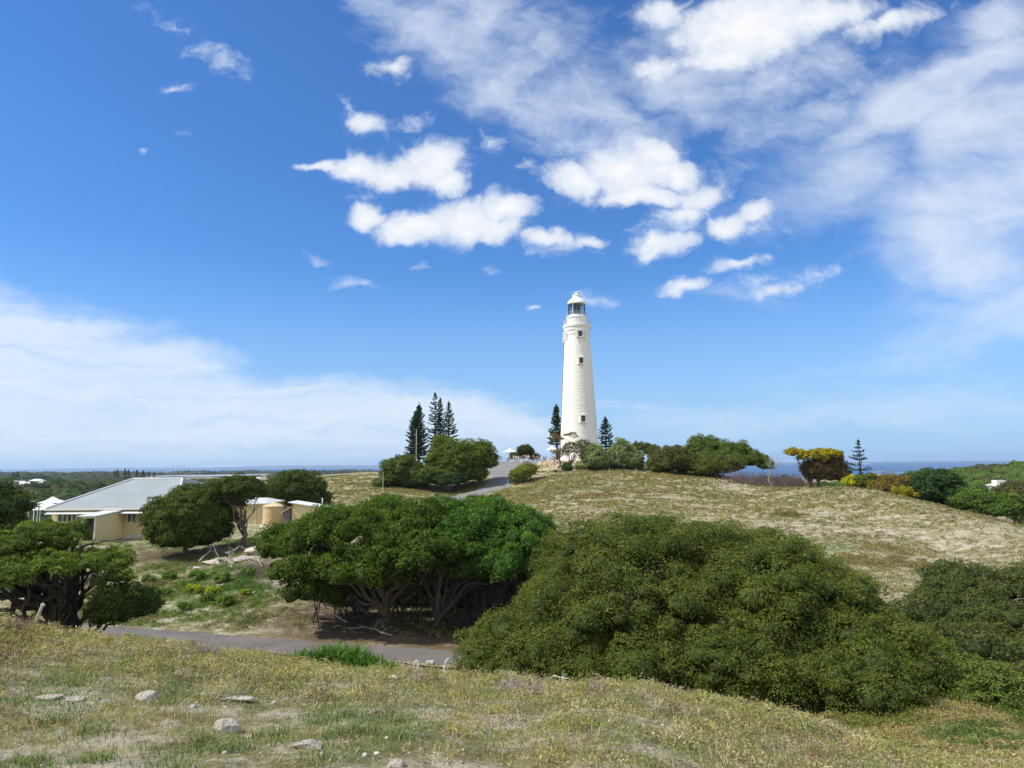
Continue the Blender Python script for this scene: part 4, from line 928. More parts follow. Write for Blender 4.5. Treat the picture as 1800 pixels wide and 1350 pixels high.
def clap(name, a, b, z0, z1, mt, par, loc=(0, 0, 0), h=.19, th=.12):
    """wall of overlapping boards from plan point a to b (outside on the right hand going a to b)"""
    a = np.array(a, float); b = np.array(b, float); d = (b-a)/np.linalg.norm(b-a); nrm = np.array([d[1], -d[0]])
    m = MB(); z = z0
    while z < z1-.02:
        zt_ = min(z+h, z1); o0 = nrm*.028; o1 = nrm*.004
        Vv = [(*(a+o0), z), (*(b+o0), z), (*(b+o1), zt_), (*(a+o1), zt_), (*(a-nrm*th), z), (*(b-nrm*th), z), (*(b-nrm*th), zt_), (*(a-nrm*th), zt_)]
        m.add([(v[0]-loc[0], v[1]-loc[1], v[2]-loc[2]) for v in Vv], [(0, 1, 2, 3), (7, 6, 5, 4), (4, 5, 1, 0), (3, 2, 6, 7), (1, 5, 6, 2), (4, 0, 3, 7)]); z = zt_
    return m.build(name, mt, par)
ho = (hx0, hy, base)
clap('wall', (hx0, hy), (hx1, hy), base+.35, eav-.25, YEL_W, hs_, ho)
clap('wall', (hx1, hy), (hx1, 90), base+.35, eav-.25, YEL_W, hs_, ho)
clap('wall', (hx1, 90), (hx0, 90), base+.35, eav-.25, YEL_W, hs_, ho)
clap('wall', (hx0, 90), (hx0, hy), base+.35, eav-.25, YEL_W, hs_, ho)
MB().box(((hx1-hx0)/2, 9.6, .05), (hx1-hx0+.1, 19.3, .9)).build('plinth', PLINTH, hs_)
rx0, rx1 = P(80, 893, 70)[0], hx1+.9; rg0, rg1 = P(233, 842, 80)[0], P(321, 842, 80)[0]; rz_ = P(275, 842, 80)[2]
A0, A1, A2, A3 = (rx0, 70, eav), (rx1, 70, eav), (rx1, 91, eav), (rx0, 91, eav); B0, B1 = (rg0, 80, rz_), (rg1, 80, rz_)
rf = MB()
for q in ([A0, A1, B1, B0], [A1, A2, B1], [A2, A3, B0, B1], [A3, A0, B0]): rf.slab([L3(p) for p in q], .09)
roof = rf.build('roof', ROOFM, hs_)
for p, q in ((A0, B0), (B0, B1), (B1, A1), (B1, A2), (B0, A3)):
    MB().tube([tuple(np.array(L3(p))+[0, 0, .05]), tuple(np.array(L3(q))+[0, 0, .05])], .11, 6).build('ridge_cap', ROOFL, roof)
MB().box(((rx0+rx1)/2-hx0, 69.93-hy, eav-base-.07), (rx1-rx0, .13, .17)).build('gutter', CREAM, roof)
MB().slab([L3((rx0+.2, 70.3, eav-.22)), L3((rx1-.4, 70.3, eav-.22)), L3((rx1-.4, 69.55, eav-.48)), L3((rx0+.2, 69.55, eav-.48))], .06).build('veranda_roof', ROOFL, hs_)
for px in (95, 262, 300):
    x = P(px, 900, 69.3)[0]; MB().box((x-hx0, 69.75-hy, (eav-.66-base)/2+.1), (.13, .13, eav-.9-base+.2)).build('veranda_post', CREAM, hs_)
def window(x0, x1, z0, z1, y, n, par, org, glass=None):
    f = MB(); w = x1-x0; cx = (x0+x1)/2-org[0]; cz_ = (z0+z1)/2-org[2]; yy = y-org[1]-.06
    for s in (-1, 1): f.box((cx+s*(w/2+.05), yy, cz_), (.1, .12, z1-z0+.2)); f.box((cx, yy-.004, cz_+s*((z1-z0)/2+.05)), (w-.004, .13, .1))
    for k in range(1, n): f.box((cx-w/2+w*k/n, yy-.002, cz_), (.07, .11, z1-z0-.01))
    o = f.build('window', CREAM, par)
    MB().box((cx, yy+.05, cz_), (w-.01, .03, z1-z0-.01)).build('pane', glass or HAZEG, o)
def zz1(px, py, Y): return P(px, py, Y)[2]
for p0, p1, n in ((104, 144, 5), (226, 240, 2), (246, 262, 2), (272, 290, 2)):
    window(P(p0, 900, hy)[0], P(p1, 900, hy)[0], zz1(p0, 917, hy), zz1(p0, 901, hy), hy-.02, n, hs_, ho)
# porch closet in front of the house wall
pX1 = P(168, 920, 66)[0]; pX0 = pX1-1.35; pb = g1(pX1, 67)-.2; pzf = zz1(160, 905, 66); pzb = zz1(205, 896, 70.7)
pc = thing('porch', 'narrow yellow boarded porch with a dark doorway jutting from the house wall', 'porch', (pX1, 66, pb))
po = (pX1, 66, pb)
clap('wall', (pX1, 66), (pX1, 70.66), pb, pzf-.12, YEL_W, pc, po)
MB().add([(-.1, .02, pzf-.12-pb), (-.1, 4.64, pzf-.12-pb), (-.1, 4.64, pzb-.1-pb), (.0, .02, pzf-.12-pb), (.0, 4.64, pzf-.12-pb), (.0, 4.64, pzb-.1-pb)], [(0, 1, 2), (5, 4, 3), (0, 3, 4, 1), (1, 4, 5, 2), (2, 5, 3, 0)]).build('gable_board', YEL_W, pc)
clap('wall', (pX0, 70.66), (pX0, 66), pb, pzf-.12, YEL_W, pc, po)
MB().box((-1.26, .03, (pzf-pb)/2-.08), (.16, .14, pzf-pb-.16)).box((-.06, .03, (pzf-pb)/2-.08), (.14, .14, pzf-pb-.16)).box((-.66, .032, pzf-pb-.25), (1.05, .13, .16)).build('door_frame', CREAM, pc)
d_ = MB().box((-.66, .5, (pzf-pb)/2-.1), (1.1, .06, pzf-pb-.25)).build('door', DARKW, pc)
MB().box((-.95, .44, 1.0), (.04, .06, .16)).build('handle', RAIL, d_)
MB().slab([(-1.6, -.35, pzf-pb-.08), (.2, -.35, pzf-pb-.08), (.2, 4.62, pzb-pb+.02), (-1.6, 4.62, pzb-pb+.02)], .07).build('roof', ROOFL, pc)
# rear wing
wy = 79; wx0 = hx1+.3; wx1 = P(464, 900, wy)[0]; wb = zz1(464, 927, wy); we = zz1(450, 885, 78.6)
wg = thing('house_wing', 'yellow panelled rear wing of the house behind the umbrella-shaped tree', 'house', (wx0, wy, wb)); wo = (wx0, wy, wb)
clap('wall', (wx0, wy), (wx1, wy), wb+.2, we-.1, YEL_W, wg, wo, h=.3); clap('wall', (wx1, wy), (wx1, wy+8), wb+.2, we-.1, YEL_W, wg, wo, h=.3)
MB().box(((wx1-wx0)/2, .9, -.25), (wx1-wx0+.2, 2, 1.0)).build('plinth', PLINTH, wg)
tm_ = MB(); W_ = wx1-wx0
for x, w in ((W_-.02, .2), (W_-.9, .12), (W_*.5, .12), (.3, .12)): tm_.box((x, -.09, (we-wb)/2+.05), (w, .1, we-wb-.2))
tm_.box((W_/2, -.11, .26), (W_, .11, .16)); tm_.build('trim', CREAM, wg)
MB().slab([(-.1, -.5, we-wb), (W_+.4, -.5, we-wb), (W_-1.5, 5, we-wb+.42), (-.1, 5, we-wb+.42)], .1).slab([(W_+.4, -.5, we-wb), (W_+.4, 8.4, we-wb), (W_-1.5, 5, we-wb+.42)], .1).build('roof', ROOFL, wg)
# paved edge in front of the plinth
# water tank
TANKM = mat('beige_tank', (.60, .46, .25), .6, .08, 2)
tx, ty = P(480, 900, 76)[:2]; tz = zz1(480, 925, 75); tk = thing('water_tank', 'ribbed beige cylindrical rainwater tank with a shallow conical lid', 'water tank', (tx, ty, tz))
tr = 16.3*76/F; th_ = zz1(480, 890, 76)-tz; pf_ = [(tr, 0)]
for k in range(16): z = .05+(th_-.1)*k/16; pf_ += [(tr, z), (tr+.035, z+.04), (tr, z+.08)]
pf_ += [(tr, th_)]; MB().lathe(pf_, n=40).build('shell', TANKM, tk)
lid = MB().lathe([(tr+.08, th_-.02), (tr+.08, th_+.06), (.25, th_+.38), (.2, th_+.44), (.01, th_+.45)], n=40).build('lid', mat('tank_lid', (.66, .55, .33), .6, .06, 2), tk)
for k in range(10):
    t = k*.628; MB().tube([(tr*math.cos(t), tr*math.sin(t), th_+.1), (.25*math.cos(t), .25*math.sin(t), th_+.41)], .025, 4).build('lid_rib', TANKM, lid)
MB().lathe([(tr+.3, -.6), (tr+.3, 0), (0.1, 0)], n=30).build('stand', PLINTH, tk)
# shed
sy = 73; sx0, sx1 = P(513, 900, sy)[0], P(566, 900, sy)[0]; sb = g1(sx0, sy)-.3; sT = zz1(512, 882, sy); sT2 = zz1(566, 892, sy)
sh = thing('shed', 'small yellow shed with a white sloping roof beside the water tank', 'shed', (sx0, sy, sb)); so_ = (sx0, sy, sb)
clap('wall', (sx0, sy), (sx1, sy), sb, sT2-.1, YEL_W, sh, so_, h=.3); clap('wall', (sx0, sy+2.6), (sx0, sy), sb, sT-.1, YEL_W, sh, so_, h=.3); clap('wall', (sx1, sy), (sx1, sy+2.6), sb, sT2-.1, YEL_W, sh, so_, h=.3)
w = sx1-sx0
MB().add([(0.02, 0, sT2-.1-sb), (w, 0, sT2-.1-sb), (0.02, 0, sT-.08-sb), (0.02, .1, sT2-.1-sb), (w, .1, sT2-.1-sb), (0.02, .1, sT-.08-sb)], [(0, 1, 2), (5, 4, 3), (0, 3, 4, 1), (1, 4, 5, 2), (2, 5, 3, 0)]).build('gable_board', YEL_W, sh)
MB().slab([(-.35, -.3, sT-sb), (w+.3, -.3, sT2-sb), (w+.3, 3, sT2-sb), (-.35, 3, sT-sb)], .08).build('roof', mat('white_roof', (.72, .74, .76), .5, .04, 1), sh)
MB().tube([(w-.12, .5, sT2-sb-.5), (w-.12, .5, sT2-sb+.85)], .055, 8).lathe([(.09, sT2-sb+.83), (.09, sT2-sb+.92), (.02, sT2-sb+.95)], (w-.12, .5, 0), 8).build('vent_pipe', WHITEM, sh)
GREYW = mat('weathered_boards', (.17, .155, .14), .9, .25, 3, .3)
lt = thing('lean_to', 'dark grey lean-to closet between the water tank and the shed', 'lean-to', (sx0-.05, sy-.3, sb))
lx = P(498, 900, 72.7)[0]-sx0; lz = zz1(498, 902, 72.7)-sb; lz2 = zz1(512, 893, 72.7)-sb
MB().add([(lx, 0, 0), (-.08, 0, 0), (-.08, 0, lz2), (lx, 0, lz), (lx, 1.6, 0), (-.08, 1.6, 0), (-.08, 1.6, lz2), (lx, 1.6, lz)], [(0, 1, 2, 3), (7, 6, 5, 4), (4, 0, 3, 7), (1, 5, 6, 2), (4, 5, 1, 0), (3, 2, 6, 7)]).build('wall', GREYW, lt)
MB().slab([(lx-.2, -.2, lz+.03), (-.06, -.2, lz2+.08), (-.06, 1.8, lz2+.08), (lx-.2, 1.8, lz+.03)], .06).build('roof', ROOFL, lt)
# white marquees left of the house
MARQ = mat('white_canvas', (.80, .80, .80), .7, .03, 2)
def marquee(label, px, py, Y, w, h, rz, group=None, peaks=1, poleh=2.3):
    x, y, zt_ = P(px, py, Y); gz = g1(x, y); t = thing('marquee', label, 'marquee', (x, y, gz), group, rz); H_ = zt_-gz
    m = MB(); n = 24; prof = [(1.0, 0), (.72, .18), (.45, .42), (.22, .74), (.06, .98), (.0, 1.0)]
    V_ = []; 
    for f, g in prof:
        for k in range(n):
            a = 2*math.pi*k/n; s = 1/max(abs(math.cos(a)), abs(math.sin(a))); V_.append((w/2*f*math.cos(a)*s, w/2*f*math.sin(a)*s, H_-h+h*g))
    Fc = [(j*n+i, j*n+(i+1) % n, (j+1)*n+(i+1) % n, (j+1)*n+i) for j in range(len(prof)-1) for i in range(n)]
    V_ += [(a, b, c-.03) for a, b, c in V_[:n]]; m.add(V_, Fc+[(i, len(prof)*n+i, len(prof)*n+(i+1) % n, (i+1) % n) for i in range(n)]); m.build('canopy', MARQ, t)
    for i, j in ((-1, -1), (1, -1), (1, 1), (-1, 1)): MB().tube([(i*w*.46, j*w*.46, -.3), (i*w*.46, j*w*.46, H_-h+.02)], .05, 6).lathe([(.12, -.05), (.12, .03), (.05, .05)], (i*w*.46, j*w*.46, 0), 8).build('pole', WHITEM, t)
    return t
marquee('peaked white marquee farthest left behind the house', 93, 873, 100, 3.4, .8, .5)
marquee('broad low white marquee touching the left end of the house', 84, 882, 90, 4.6, .9, .3)
marquee('tiny white canopy between the left tree and the marquees', 46, 876, 108, 1.8, .5, .2)

# forecourt umbrellas
def umbrella(label, px, yt, ye, Y, hw):
    x, y, zt_ = P(px, yt, Y); gz = g1(x, y); t = thing('market_umbrella', label, 'umbrella', (x, y, gz), 'white umbrellas on the forecourt'); H_ = zt_-gz
    ze = P(px, ye, Y)[2]-gz; w = hw*Y/F; n = 16; V_ = []; prof = [(1, 0), (.7, .2), (.42, .46), (.2, .78), (.04, 1)]
    for f, g in prof:
        for k in range(n):
            a = 2*math.pi*k/n+.2; sc = 1 if k % 2 == 0 else .94; V_.append((w*f*math.cos(a)*sc, w*f*math.sin(a)*sc, ze+(H_-ze)*g))
    Fc = [(j*n+i, j*n+(i+1) % n, (j+1)*n+(i+1) % n, (j+1)*n+i) for j in range(len(prof)-1) for i in range(n)]
    V_ += [(a, b, c-.14) for a, b, c in V_[:n]]
    MB().add(V_, Fc+[(i, len(prof)*n+i, len(prof)*n+(i+1) % n, (i+1) % n) for i in range(n)]).build('canopy', MARQ, t)
    MB().tube([(0, 0, .02), (0, 0, H_+.12)], .045, 8).lathe([(.03, H_+.02), (.08, H_+.12), (.01, H_+.22)], n=8).build('pole', RAIL, t)
    MB().lathe([(.4, 0), (.4, .08), (.1, .12), (.07, .3)], n=16).build('base', PLINTH, t)
umbrella('white peaked umbrella at the open left end of the forecourt', 896, 788, 794, 176, 13.2)
umbrella('white peaked umbrella beside the foot of the tower', 970, 783.5, 790.5, 160, 11)
# forecourt railing
def railing(label, a, b, Y0, Y1, hgt=1.1, step=2.4, lines=2):
    A = G(a, Y0); B = G(b, Y1); t = thing('railing', label, 'railing', tuple(A), 'forecourt railings'); n = max(2, int(np.linalg.norm(B-A)/step)); tops = []
    for k in range(n+1):
        p = A+(B-A)*k/n; p[2] = g1(p[0], p[1]); l = p-A; tops.append(l+[0, 0, hgt])
        MB().tube([tuple(l-[0, 0, .2]), tuple(l+[0, 0, hgt+.03])], .045, 6).lathe([(.06, hgt+.02), (.06, hgt+.06), (.01, hgt+.08)], tuple(l), 6).build('post', GREYW, t)
    for q in range(lines): MB().tube([tuple(p-[0, 0, q*.45]) for p in tops], .03, 5).build('rail', GREYW, t)
railing('dark rail along the left edge of the forecourt by the cloud-shaped bush', 858, 893, 186, 188)
railing('dark rail between the dark tree and the tower', 944, 990, 186, 180)

# information board
def board(px, Y, w, h, zc, label):
    p = G(px, Y); t = thing('notice_board', label, 'sign', tuple(p))
    MB().box((0, 0, zc), (w, .05, h)).build('panel', WHITE, t)
    m = MB(); 
    for k in range(7): m.box((-w*.04*(k % 2), -.028, zc+h*.36-k*h*.12), (w*(.78-.1*(k % 3)), .006, .025))
    for s in (-1, 1): MB().box((s*(w/2+.03), 0, (zc+h/2)/2), (.06, .07, zc+h/2)).build('post', GREYW, t)
board(911, 177, .9, 1.15, .85, 'small white notice board under the dark tree on the forecourt')

# marker posts and poles
def post(name, label, cat, p, h, r, mt, lean=(0, 0), group=None, cap=None, arm=False):
    t = MB(); top = (lean[0]*h, lean[1]*h, h); t.tube([(0, 0, -.2), (lean[0]*h*.5, lean[1]*h*.5, h*.5), top], [r*1.1, r, r*.9], 8)
    t.lathe([(r*1.25, h-.06), (r*1.25, h-.01), (r*.5, h+.02)], (top[0], top[1], 0), 8)
    t.lathe([(r*2.0, -.02), (r*1.8, .05), (r*1.05, .07)], n=8)
    if arm: t.box((0, -.05, h*.93), (.35, .04, .5))
    o = t.build(name, mt); o.location = tuple(p); return tag(o, label, cat, group)
PALEP = mat('pale_post', (.55, .53, .48), .8, .1, 5)
PALEW = mat('bleached_post', (.50, .46, .38), .9, .15, 8, .3)
q = G(672.5, 123); post('marker_post', 'thin pale post standing on the slope left of the drive', 'post', q, zz1(672, 830, 123)-q[2], .045, PALEP)
q = G(731, 150); post('flagpole', 'tall bare pale mast rising in front of the bushiest pine', 'pole', q, zz1(731, 755, 150)-q[2], .09, PALEW)
for px, Y, yt, lb in ((893, 136, 845, 'short post at the bend of the drive left of the feathery bush'), (940.5, 140, 838, 'short pale post at the right side of the feathery bush'), (983.5, 146, 833, 'short post below the small dark bush on the bank'), (1073, 143, 827.5, 'short post in front of the first pale grey bush'), (1120, 141.5, 826.5, 'short post in front of the taller pale grey bush')):
    q = G(px, Y); post('fence_post', lb, 'post', q, max(.9, zz1(px, yt, Y)-q[2]), .06, PALEW, group='posts along the hilltop verge')
q = P(53, 1114, 17.5); q[2] = g1(q[0], q[1]); post('leaning_post', 'weathered wooden post leaning right in front of the gnarled tree', 'post', q, .78, .04, PALEW, (.34, 0))
for k, (px, py) in enumerate(((731, 1178), (784, 1179))):
    q = hit(px, py, 20); m = MB()
    hoop = [(-.10, 0, -.08), (-.085, 0, .18), (-.03, 0, .36), (.06, 0, .47), (.13, 0, .49)] if k else [(-.10, 0, -.08), (-.08, 0, .2), (-.02, 0, .38), (.06, 0, .40), (.11, 0, .28), (.10, 0, .16)]
    m.tube(hoop, .028, 6).tube([(.10, 0, -.08), (.07, .02, .15), (-.0, .02, .36)], .024, 6).tube([(-.08, 0, .1), (.08, .01, .1)], .018, 5)
    o = m.build('wire_hoop', WHITEM); o.location = tuple(q); o.rotation_euler = (0, 0, .3*k)
    tag(o, ['bent white metal hoop at the road edge, the rounded one nearer the strappy plants', 'pointed white metal hoop at the road edge, the one nearer the great bush'][k], 'hoop', 'white hoops at the road edge')
q = hit(756, 1170, 20); o = MB().box((0, 0, .05), (.34, .16, .2)).box((0, 0, .17), (.30, .12, .05)).build('kerb_stone', PLINTH); o.location = tuple(q); tag(o, 'small pale block lying between the two white hoops', 'block')

# ================================================================== rocks, logs
ROCK = mat('pale_limestone', (.28, .25, .20), .95, .2, 5, .9, 25, color2=(.56, .52, .45))
def rock(label, p, dims, rz=0, seed=0, group=None, name='rock', mt=None, sink=.34, cat='rock'):
    iv, jf = ico(4); rn = np.random.default_rng(seed)
    v = iv.copy()
    for k in range(11):     # facets: cut by planes
        nrm = unit(rn.normal(0, 1, 3)); dd = rn.uniform(.42, .85); s = v@nrm; v = v-np.maximum(s-dd, 0)[:, None]*nrm
    v = v*(1+.09*(vnoise(iv[:, 0]*5+seed, iv[:, 1]*5+iv[:, 2]*4, seed)-.5)[:, None])*(1+.10*(vnoise(iv[:, 0]*14+seed, iv[:, 1]*14+iv[:, 2]*12, seed+3)-.5)[:, None])
    v = v*np.array(dims)/2/.85; v[:, 2] += dims[2]*(.5-sink)
    o = obj(name, npmesh(name, v, [jf]), mt or ROCK); o.location = tuple(p); o.rotation_euler = (0, 0, rz); return tag(o, label, cat, group)
RG = 'limestone rocks in the foreground grass'
rock('chunky angular pale rock in the left foreground', hit(402, 1284), (.30, .22, .21), .1, 3, RG)
rock('long flat pale slab beyond the angular rock', hit(418, 1233), (.50, .16, .09), .05, 5, RG)
rock('rounded grey rock left of the flat slab', hit(257, 1234), (.26, .2, .18), .4, 9, RG)
rock('flat white rock patch at the far left of the foreground', hit(90, 1231), (.34, .24, .10), .2, 12, RG)
rock('small white stone beside the flat white patch', hit(135, 1232), (.24, .14, .07), .1, 14, RG)
rock('low pale stone ridge half buried near the bottom centre', hit(545, 1316), (.36, .2, .10), -.2, 17, RG)
rock('rounded white stone cut by the bottom edge', hit(692, 1348, 3), (.16, .14, .09), 0, 19, RG)
rock('tiny stone right of the angular rock', hit(437, 1297), (.13, .1, .06), 0, 23, RG)
rock('small pale stone in the grass right of the rounded grey rock', hit(340, 1243), (.10, .08, .05), 0, 25, RG)
rock('pale lump of stone by the roadside shrubs', hit(692, 1195), (.3, .2, .12), 0, 27, RG)
def log_(name, label, pts, r0, r1, mt, group=None, cat='branch', twigs=0, seed=1):
    rn = np.random.default_rng(seed); pts = np.array(pts, float); o_ = pts[0].copy(); pts = pts-o_
    t = np.linspace(0, 1, len(pts)*3); q = np.stack([np.interp(t, np.linspace(0, 1, len(pts)), pts[:, k]) for k in range(3)], 1)+rn.normal(0, r0*.5, (len(t), 3))
    m = MB().tube(q, np.linspace(r0, r1, len(q)), 7)
    for k in range(twigs):
        i0 = rn.integers(2, len(q)-1); L_ = np.linalg.norm(pts[-1])*rn.uniform(.15, .35); d = unit(rn.normal(0, 1, 3)+[0, 0, .5])
        m.tube([tuple(q[i0]), tuple(q[i0]+d*L_*.5+rn.normal(0, .05*L_, 3)), tuple(q[i0]+d*L_)], [r0*.45, r0*.3, r0*.12], 5)
    o = m.build(name, mt); o.location = tuple(o_); return tag(o, label, cat, group)
SIL = mat('silvered_wood', (.36, .32, .28), .9, .25, 6, .4)
SG = 'fallen boughs under the green tree'
def ghit(px, py, dz=0, y0=20): p = hit(px, py, y0); p[2] += dz; return p
log_('fallen_bough', 'thick grey bough lying outward from the forked trunk', [ghit(650, 1098, .5), ghit(615, 1080, .9), ghit(580, 1072, .9), ghit(550, 1062, .7)], .13, .05, BARK, SG, twigs=7)
log_('fallen_bough', 'thin broken branch sprawling on the litter toward the road', [ghit(610, 1098, .1), ghit(585, 1090, .3), ghit(560, 1085, .1)], .05, .02, SIL, SG, twigs=5, seed=2)
log_('fallen_bough', 'short pale stick on the reddish litter left of the tree', [ghit(470, 1092, .05), ghit(482, 1097, .05)], .04, .02, SIL, SG, seed=3)
log_('fallen_bough', 'crooked branch lying by the road verge under the tree', [ghit(690, 1122, .1), ghit(650, 1112, .25), ghit(600, 1108, .1)], .05, .02, SIL, SG, twigs=6, seed=4)
log_('fallen_bough', 'pale twisted branch on the slope above the reddish litter', [ghit(505, 1068, .05), ghit(490, 1078, .2), ghit(478, 1084, .05)], .035, .015, SIL, SG, twigs=3, seed=5)
for k, (px, py, w, h, lb) in enumerate(((372, 992, 1.7, .55, 'low pale rock outcrop left on the bank below the house'), (455, 972, 2.6, .8, 'largest pale rock on the bank beside the green tree'), (425, 985, 1.4, .5, 'middle pale rock among dead wood on the bank'), (405, 975, 1.2, .35, 'flat grey-white rock behind the dead wood'), (345, 1000, .9, .3, 'small pale rock at the left end of the bank'), (238, 976, 1.0, .35, 'grey rock pile by the gnarled tree crown'))):
    rock(lb, hit(px, py, 30), (w, w*.7, h), k*.7, 40+k, 'pale rocks on the bank below the house', mt=mat('bank_rock', (.52, .46, .40), .95, .2, 3, .7, 12) if k == 0 else bpy.data.materials['bank_rock'])
for k, (a, b, lb) in enumerate((((400, 978), (437, 968), 'bleached branch lying over the bank rocks'), ((440, 985), (462, 1000), 'short upright bleached stump branch by the green tree'), ((380, 985), (410, 1000), 'forked dead branch in front of the bank rocks'), ((418, 960), (470, 962), 'long grey log behind the bank rocks'), ((350, 990), (385, 972), 'thin dead branch at the left end of the bank'))):
    pa, pb_ = ghit(*a, .15, 30), ghit(*b, .15, 30); md = (pa+pb_)/2+[0, 0, .35]
    log_('dead_branch', lb, [pa, md, pb_], .08, .03, SIL, 'dead wood on the bank', twigs=6, seed=60+k)
bare_thicket('brush_pile', 'low heap of grey brushwood on the bank beside the green tree', [hit(px, py, 30)[:2] for px, py in [(455, 1005), (470, 1015), (440, 1015), (480, 1000), (425, 1005), (465, 1030)]], 1.0, 22, 2.2, .018, TWIGM, cat='brushwood', lean=1.3)
log_('dead_branch', 'white forked dead stick in front of the great bush', [P(955, 1197, 18.4), P(975, 1188, 18.5), P(1000, 1194, 18.2)], .025, .01, mat('white_wood', (.55, .52, .48), .9, .15, 6), 'dead sticks by the great bush', twigs=7, seed=71)
log_('dead_branch', 'thin curved pale stick left of the rusty fern', [P(895, 1196, 18.0), P(884, 1184, 18.0), P(879, 1172, 18.0)], .014, .006, bpy.data.materials['white_wood'], 'dead sticks by the great bush', twigs=2, seed=72)

# ================================================================== people
def segbody(J, Rr, links, sub=1):
    """one continuous body surface: skin over a skeleton; returns verts, faces"""
    names = list(J); ix = {n: i for i, n in enumerate(names)}
    me = bpy.data.meshes.new('sk'); me.from_pydata([J[n] for n in names], [(ix[a], ix[b]) for a, b in links], []); me.update()
    o = bpy.data.objects.new('sk', me); COL.objects.link(o)
    m = o.modifiers.new('s', 'SKIN'); m.use_smooth_shade = True
    lay = me.skin_vertices[0].data
    for n in names:
        r = Rr[n]; lay[ix[n]].radius = (r, r) if np.isscalar(r) else r
        lay[ix[n]].use_root = (n == 'pelvis')
    o.modifiers.new('u', 'SUBSURF').levels = sub
    dg = bpy.context.evaluated_depsgraph_get(); dg.update()
    ev = o.evaluated_get(dg); m2 = ev.to_mesh()
    V = np.array([v.co[:] for v in m2.vertices]); Fq = [tuple(p.vertices) for p in m2.polygons]; Nv = np.array([v.normal[:] for v in m2.vertices])
    ev.to_mesh_clear(); bpy.data.objects.remove(o); bpy.data.meshes.remove(me)
    return V, Fq, Nv
def pose(kind):
    J = dict(pelvis=(0, 0, .93), spine=(0, 0, 1.12), chest=(0, 0, 1.30), neck=(0, 0, 1.46), head=(0, -.01, 1.60), crown=(0, .01, 1.69), nose=(0, -.115, 1.585))
    for s, q in ((1, 'l'), (-1, 'r')):
        J['sh'+q] = (.17*s, 0, 1.38); J['el'+q] = (.24*s, .03, 1.12); J['wr'+q] = (.25*s, -.06, .88); J['pa'+q] = (.25*s, -.08, .80)
        J['hi'+q] = (.09*s, 0, .86); J['kn'+q] = (.10*s, -.02, .49); J['an'+q] = (.10*s, .02, .09); J['to'+q] = (.11*s, -.15, .035)
    if kind == 'walk':
        J.update(knl=(.10, -.16, .50), anl=(.10, -.22, .10), tol=(.10, -.38, .05), knr=(-.10, .05, .49), anr=(-.10, .27, .14), tor=(-.10, .16, .03), ell=(.25, .14, 1.14), wrl=(.26, .20, .92), pal=(.26, .20, .84), elr=(-.25, -.05, 1.13), wrr=(-.24, -.25, .97), par=(-.24, -.30, .91))
    if kind == 'sit':
        for n in list(J): J[n] = (J[n][0], J[n][1], J[n][2]-.42)
        for s, q in ((1, 'l'), (-1, 'r')):
            J['kn'+q] = (.12*s, -.45, .48); J['an'+q] = (.12*s, -.45, .09); J['to'+q] = (.12*s, -.62, .035); J['wr'+q] = (.18*s, -.30, .60); J['pa'+q] = (.16*s, -.38, .57)
    if kind == 'bend':
        for n in ('spine', 'chest', 'neck', 'head', 'crown', 'nose', 'shl', 'shr', 'ell', 'elr', 'wrl', 'wrr', 'pal', 'par'):
            x, y, z = J[n]; a = R(55); dz = z-.93; J[n] = (x, y*math.cos(a)-dz*math.sin(a), .93+dz*math.cos(a)+y*math.sin(a))
        for s, q in ((1, 'l'), (-1, 'r')): J['el'+q] = (.2*s, -.42, .92); J['wr'+q] = (.14*s, -.5, .70); J['pa'+q] = (.12*s, -.53, .63)
    if kind == 'ride':
        for n in ('spine', 'chest', 'neck', 'head', 'crown', 'nose', 'shl', 'shr'):
            x, y, z = J[n]; a = R(38); dz = z-.93; J[n] = (x, y*math.cos(a)-dz*math.sin(a), 1.0+dz*math.cos(a)+y*math.sin(a))
        J['nose'] = (0, J['head'][1]-.11, J['head'][2]-.02)
        J['pelvis'] = (0, .05, .98)
        for s, q in ((1, 'l'), (-1, 'r')):
            J['hi'+q] = (.09*s, .02, .92); J['el'+q] = (.26*s, -.42, 1.12); J['wr'+q] = (.23*s, -.60, 1.02); J['pa'+q] = (.23*s, -.66, 1.03)
        J.update(knl=(.10, -.32, .72), anl=(.11, -.12, .40), tol=(.11, -.28, .36), knr=(-.10, -.22, .55), anr=(-.11, -.05, .18), tor=(-.11, -.22, .14))
    Rr = dict(pelvis=(.145, .11), spine=(.13, .095), chest=(.155, .11), neck=.052, head=.098, crown=.07, nose=.014)
    L_ = [('pelvis', 'spine'), ('spine', 'chest'), ('chest', 'neck'), ('neck', 'head'), ('head', 'crown'), ('head', 'nose')]
    for s, q in ((1, 'l'), (-1, 'r')):
        Rr.update({'sh'+q: .062, 'el'+q: .042, 'wr'+q: .028, 'pa'+q: (.036, .02), 'hi'+q: .092, 'kn'+q: .06, 'an'+q: .04, 'to'+q: .036})
        L_ += [('chest', 'sh'+q), ('sh'+q, 'el'+q), ('el'+q, 'wr'+q), ('wr'+q, 'pa'+q), ('pelvis', 'hi'+q), ('hi'+q, 'kn'+q), ('kn'+q, 'an'+q), ('an'+q, 'to'+q)]
        w, p = np.array(J['wr'+q]), np.array(J['pa'+q]); d = unit(p-w); sd_ = unit(np.cross(d, [1.0*s, .2, .1]))
        for k in range(4):      # four fingers, bent, of unequal length, and the thumb from the side of the palm
            ln = (.062, .075, .07, .055)[k]; b = p+sd_*(k-1.5)*.019+d*.012; n1, n2 = f'f{q}{k}a', f'f{q}{k}b'
            J[n1] = tuple(b+d*ln*.55); J[n2] = tuple(b+d*ln+np.array([-.018*s, 0, 0])); Rr[n1] = .009; Rr[n2] = .0075; L_ += [('pa'+q, n1), (n1, n2)]
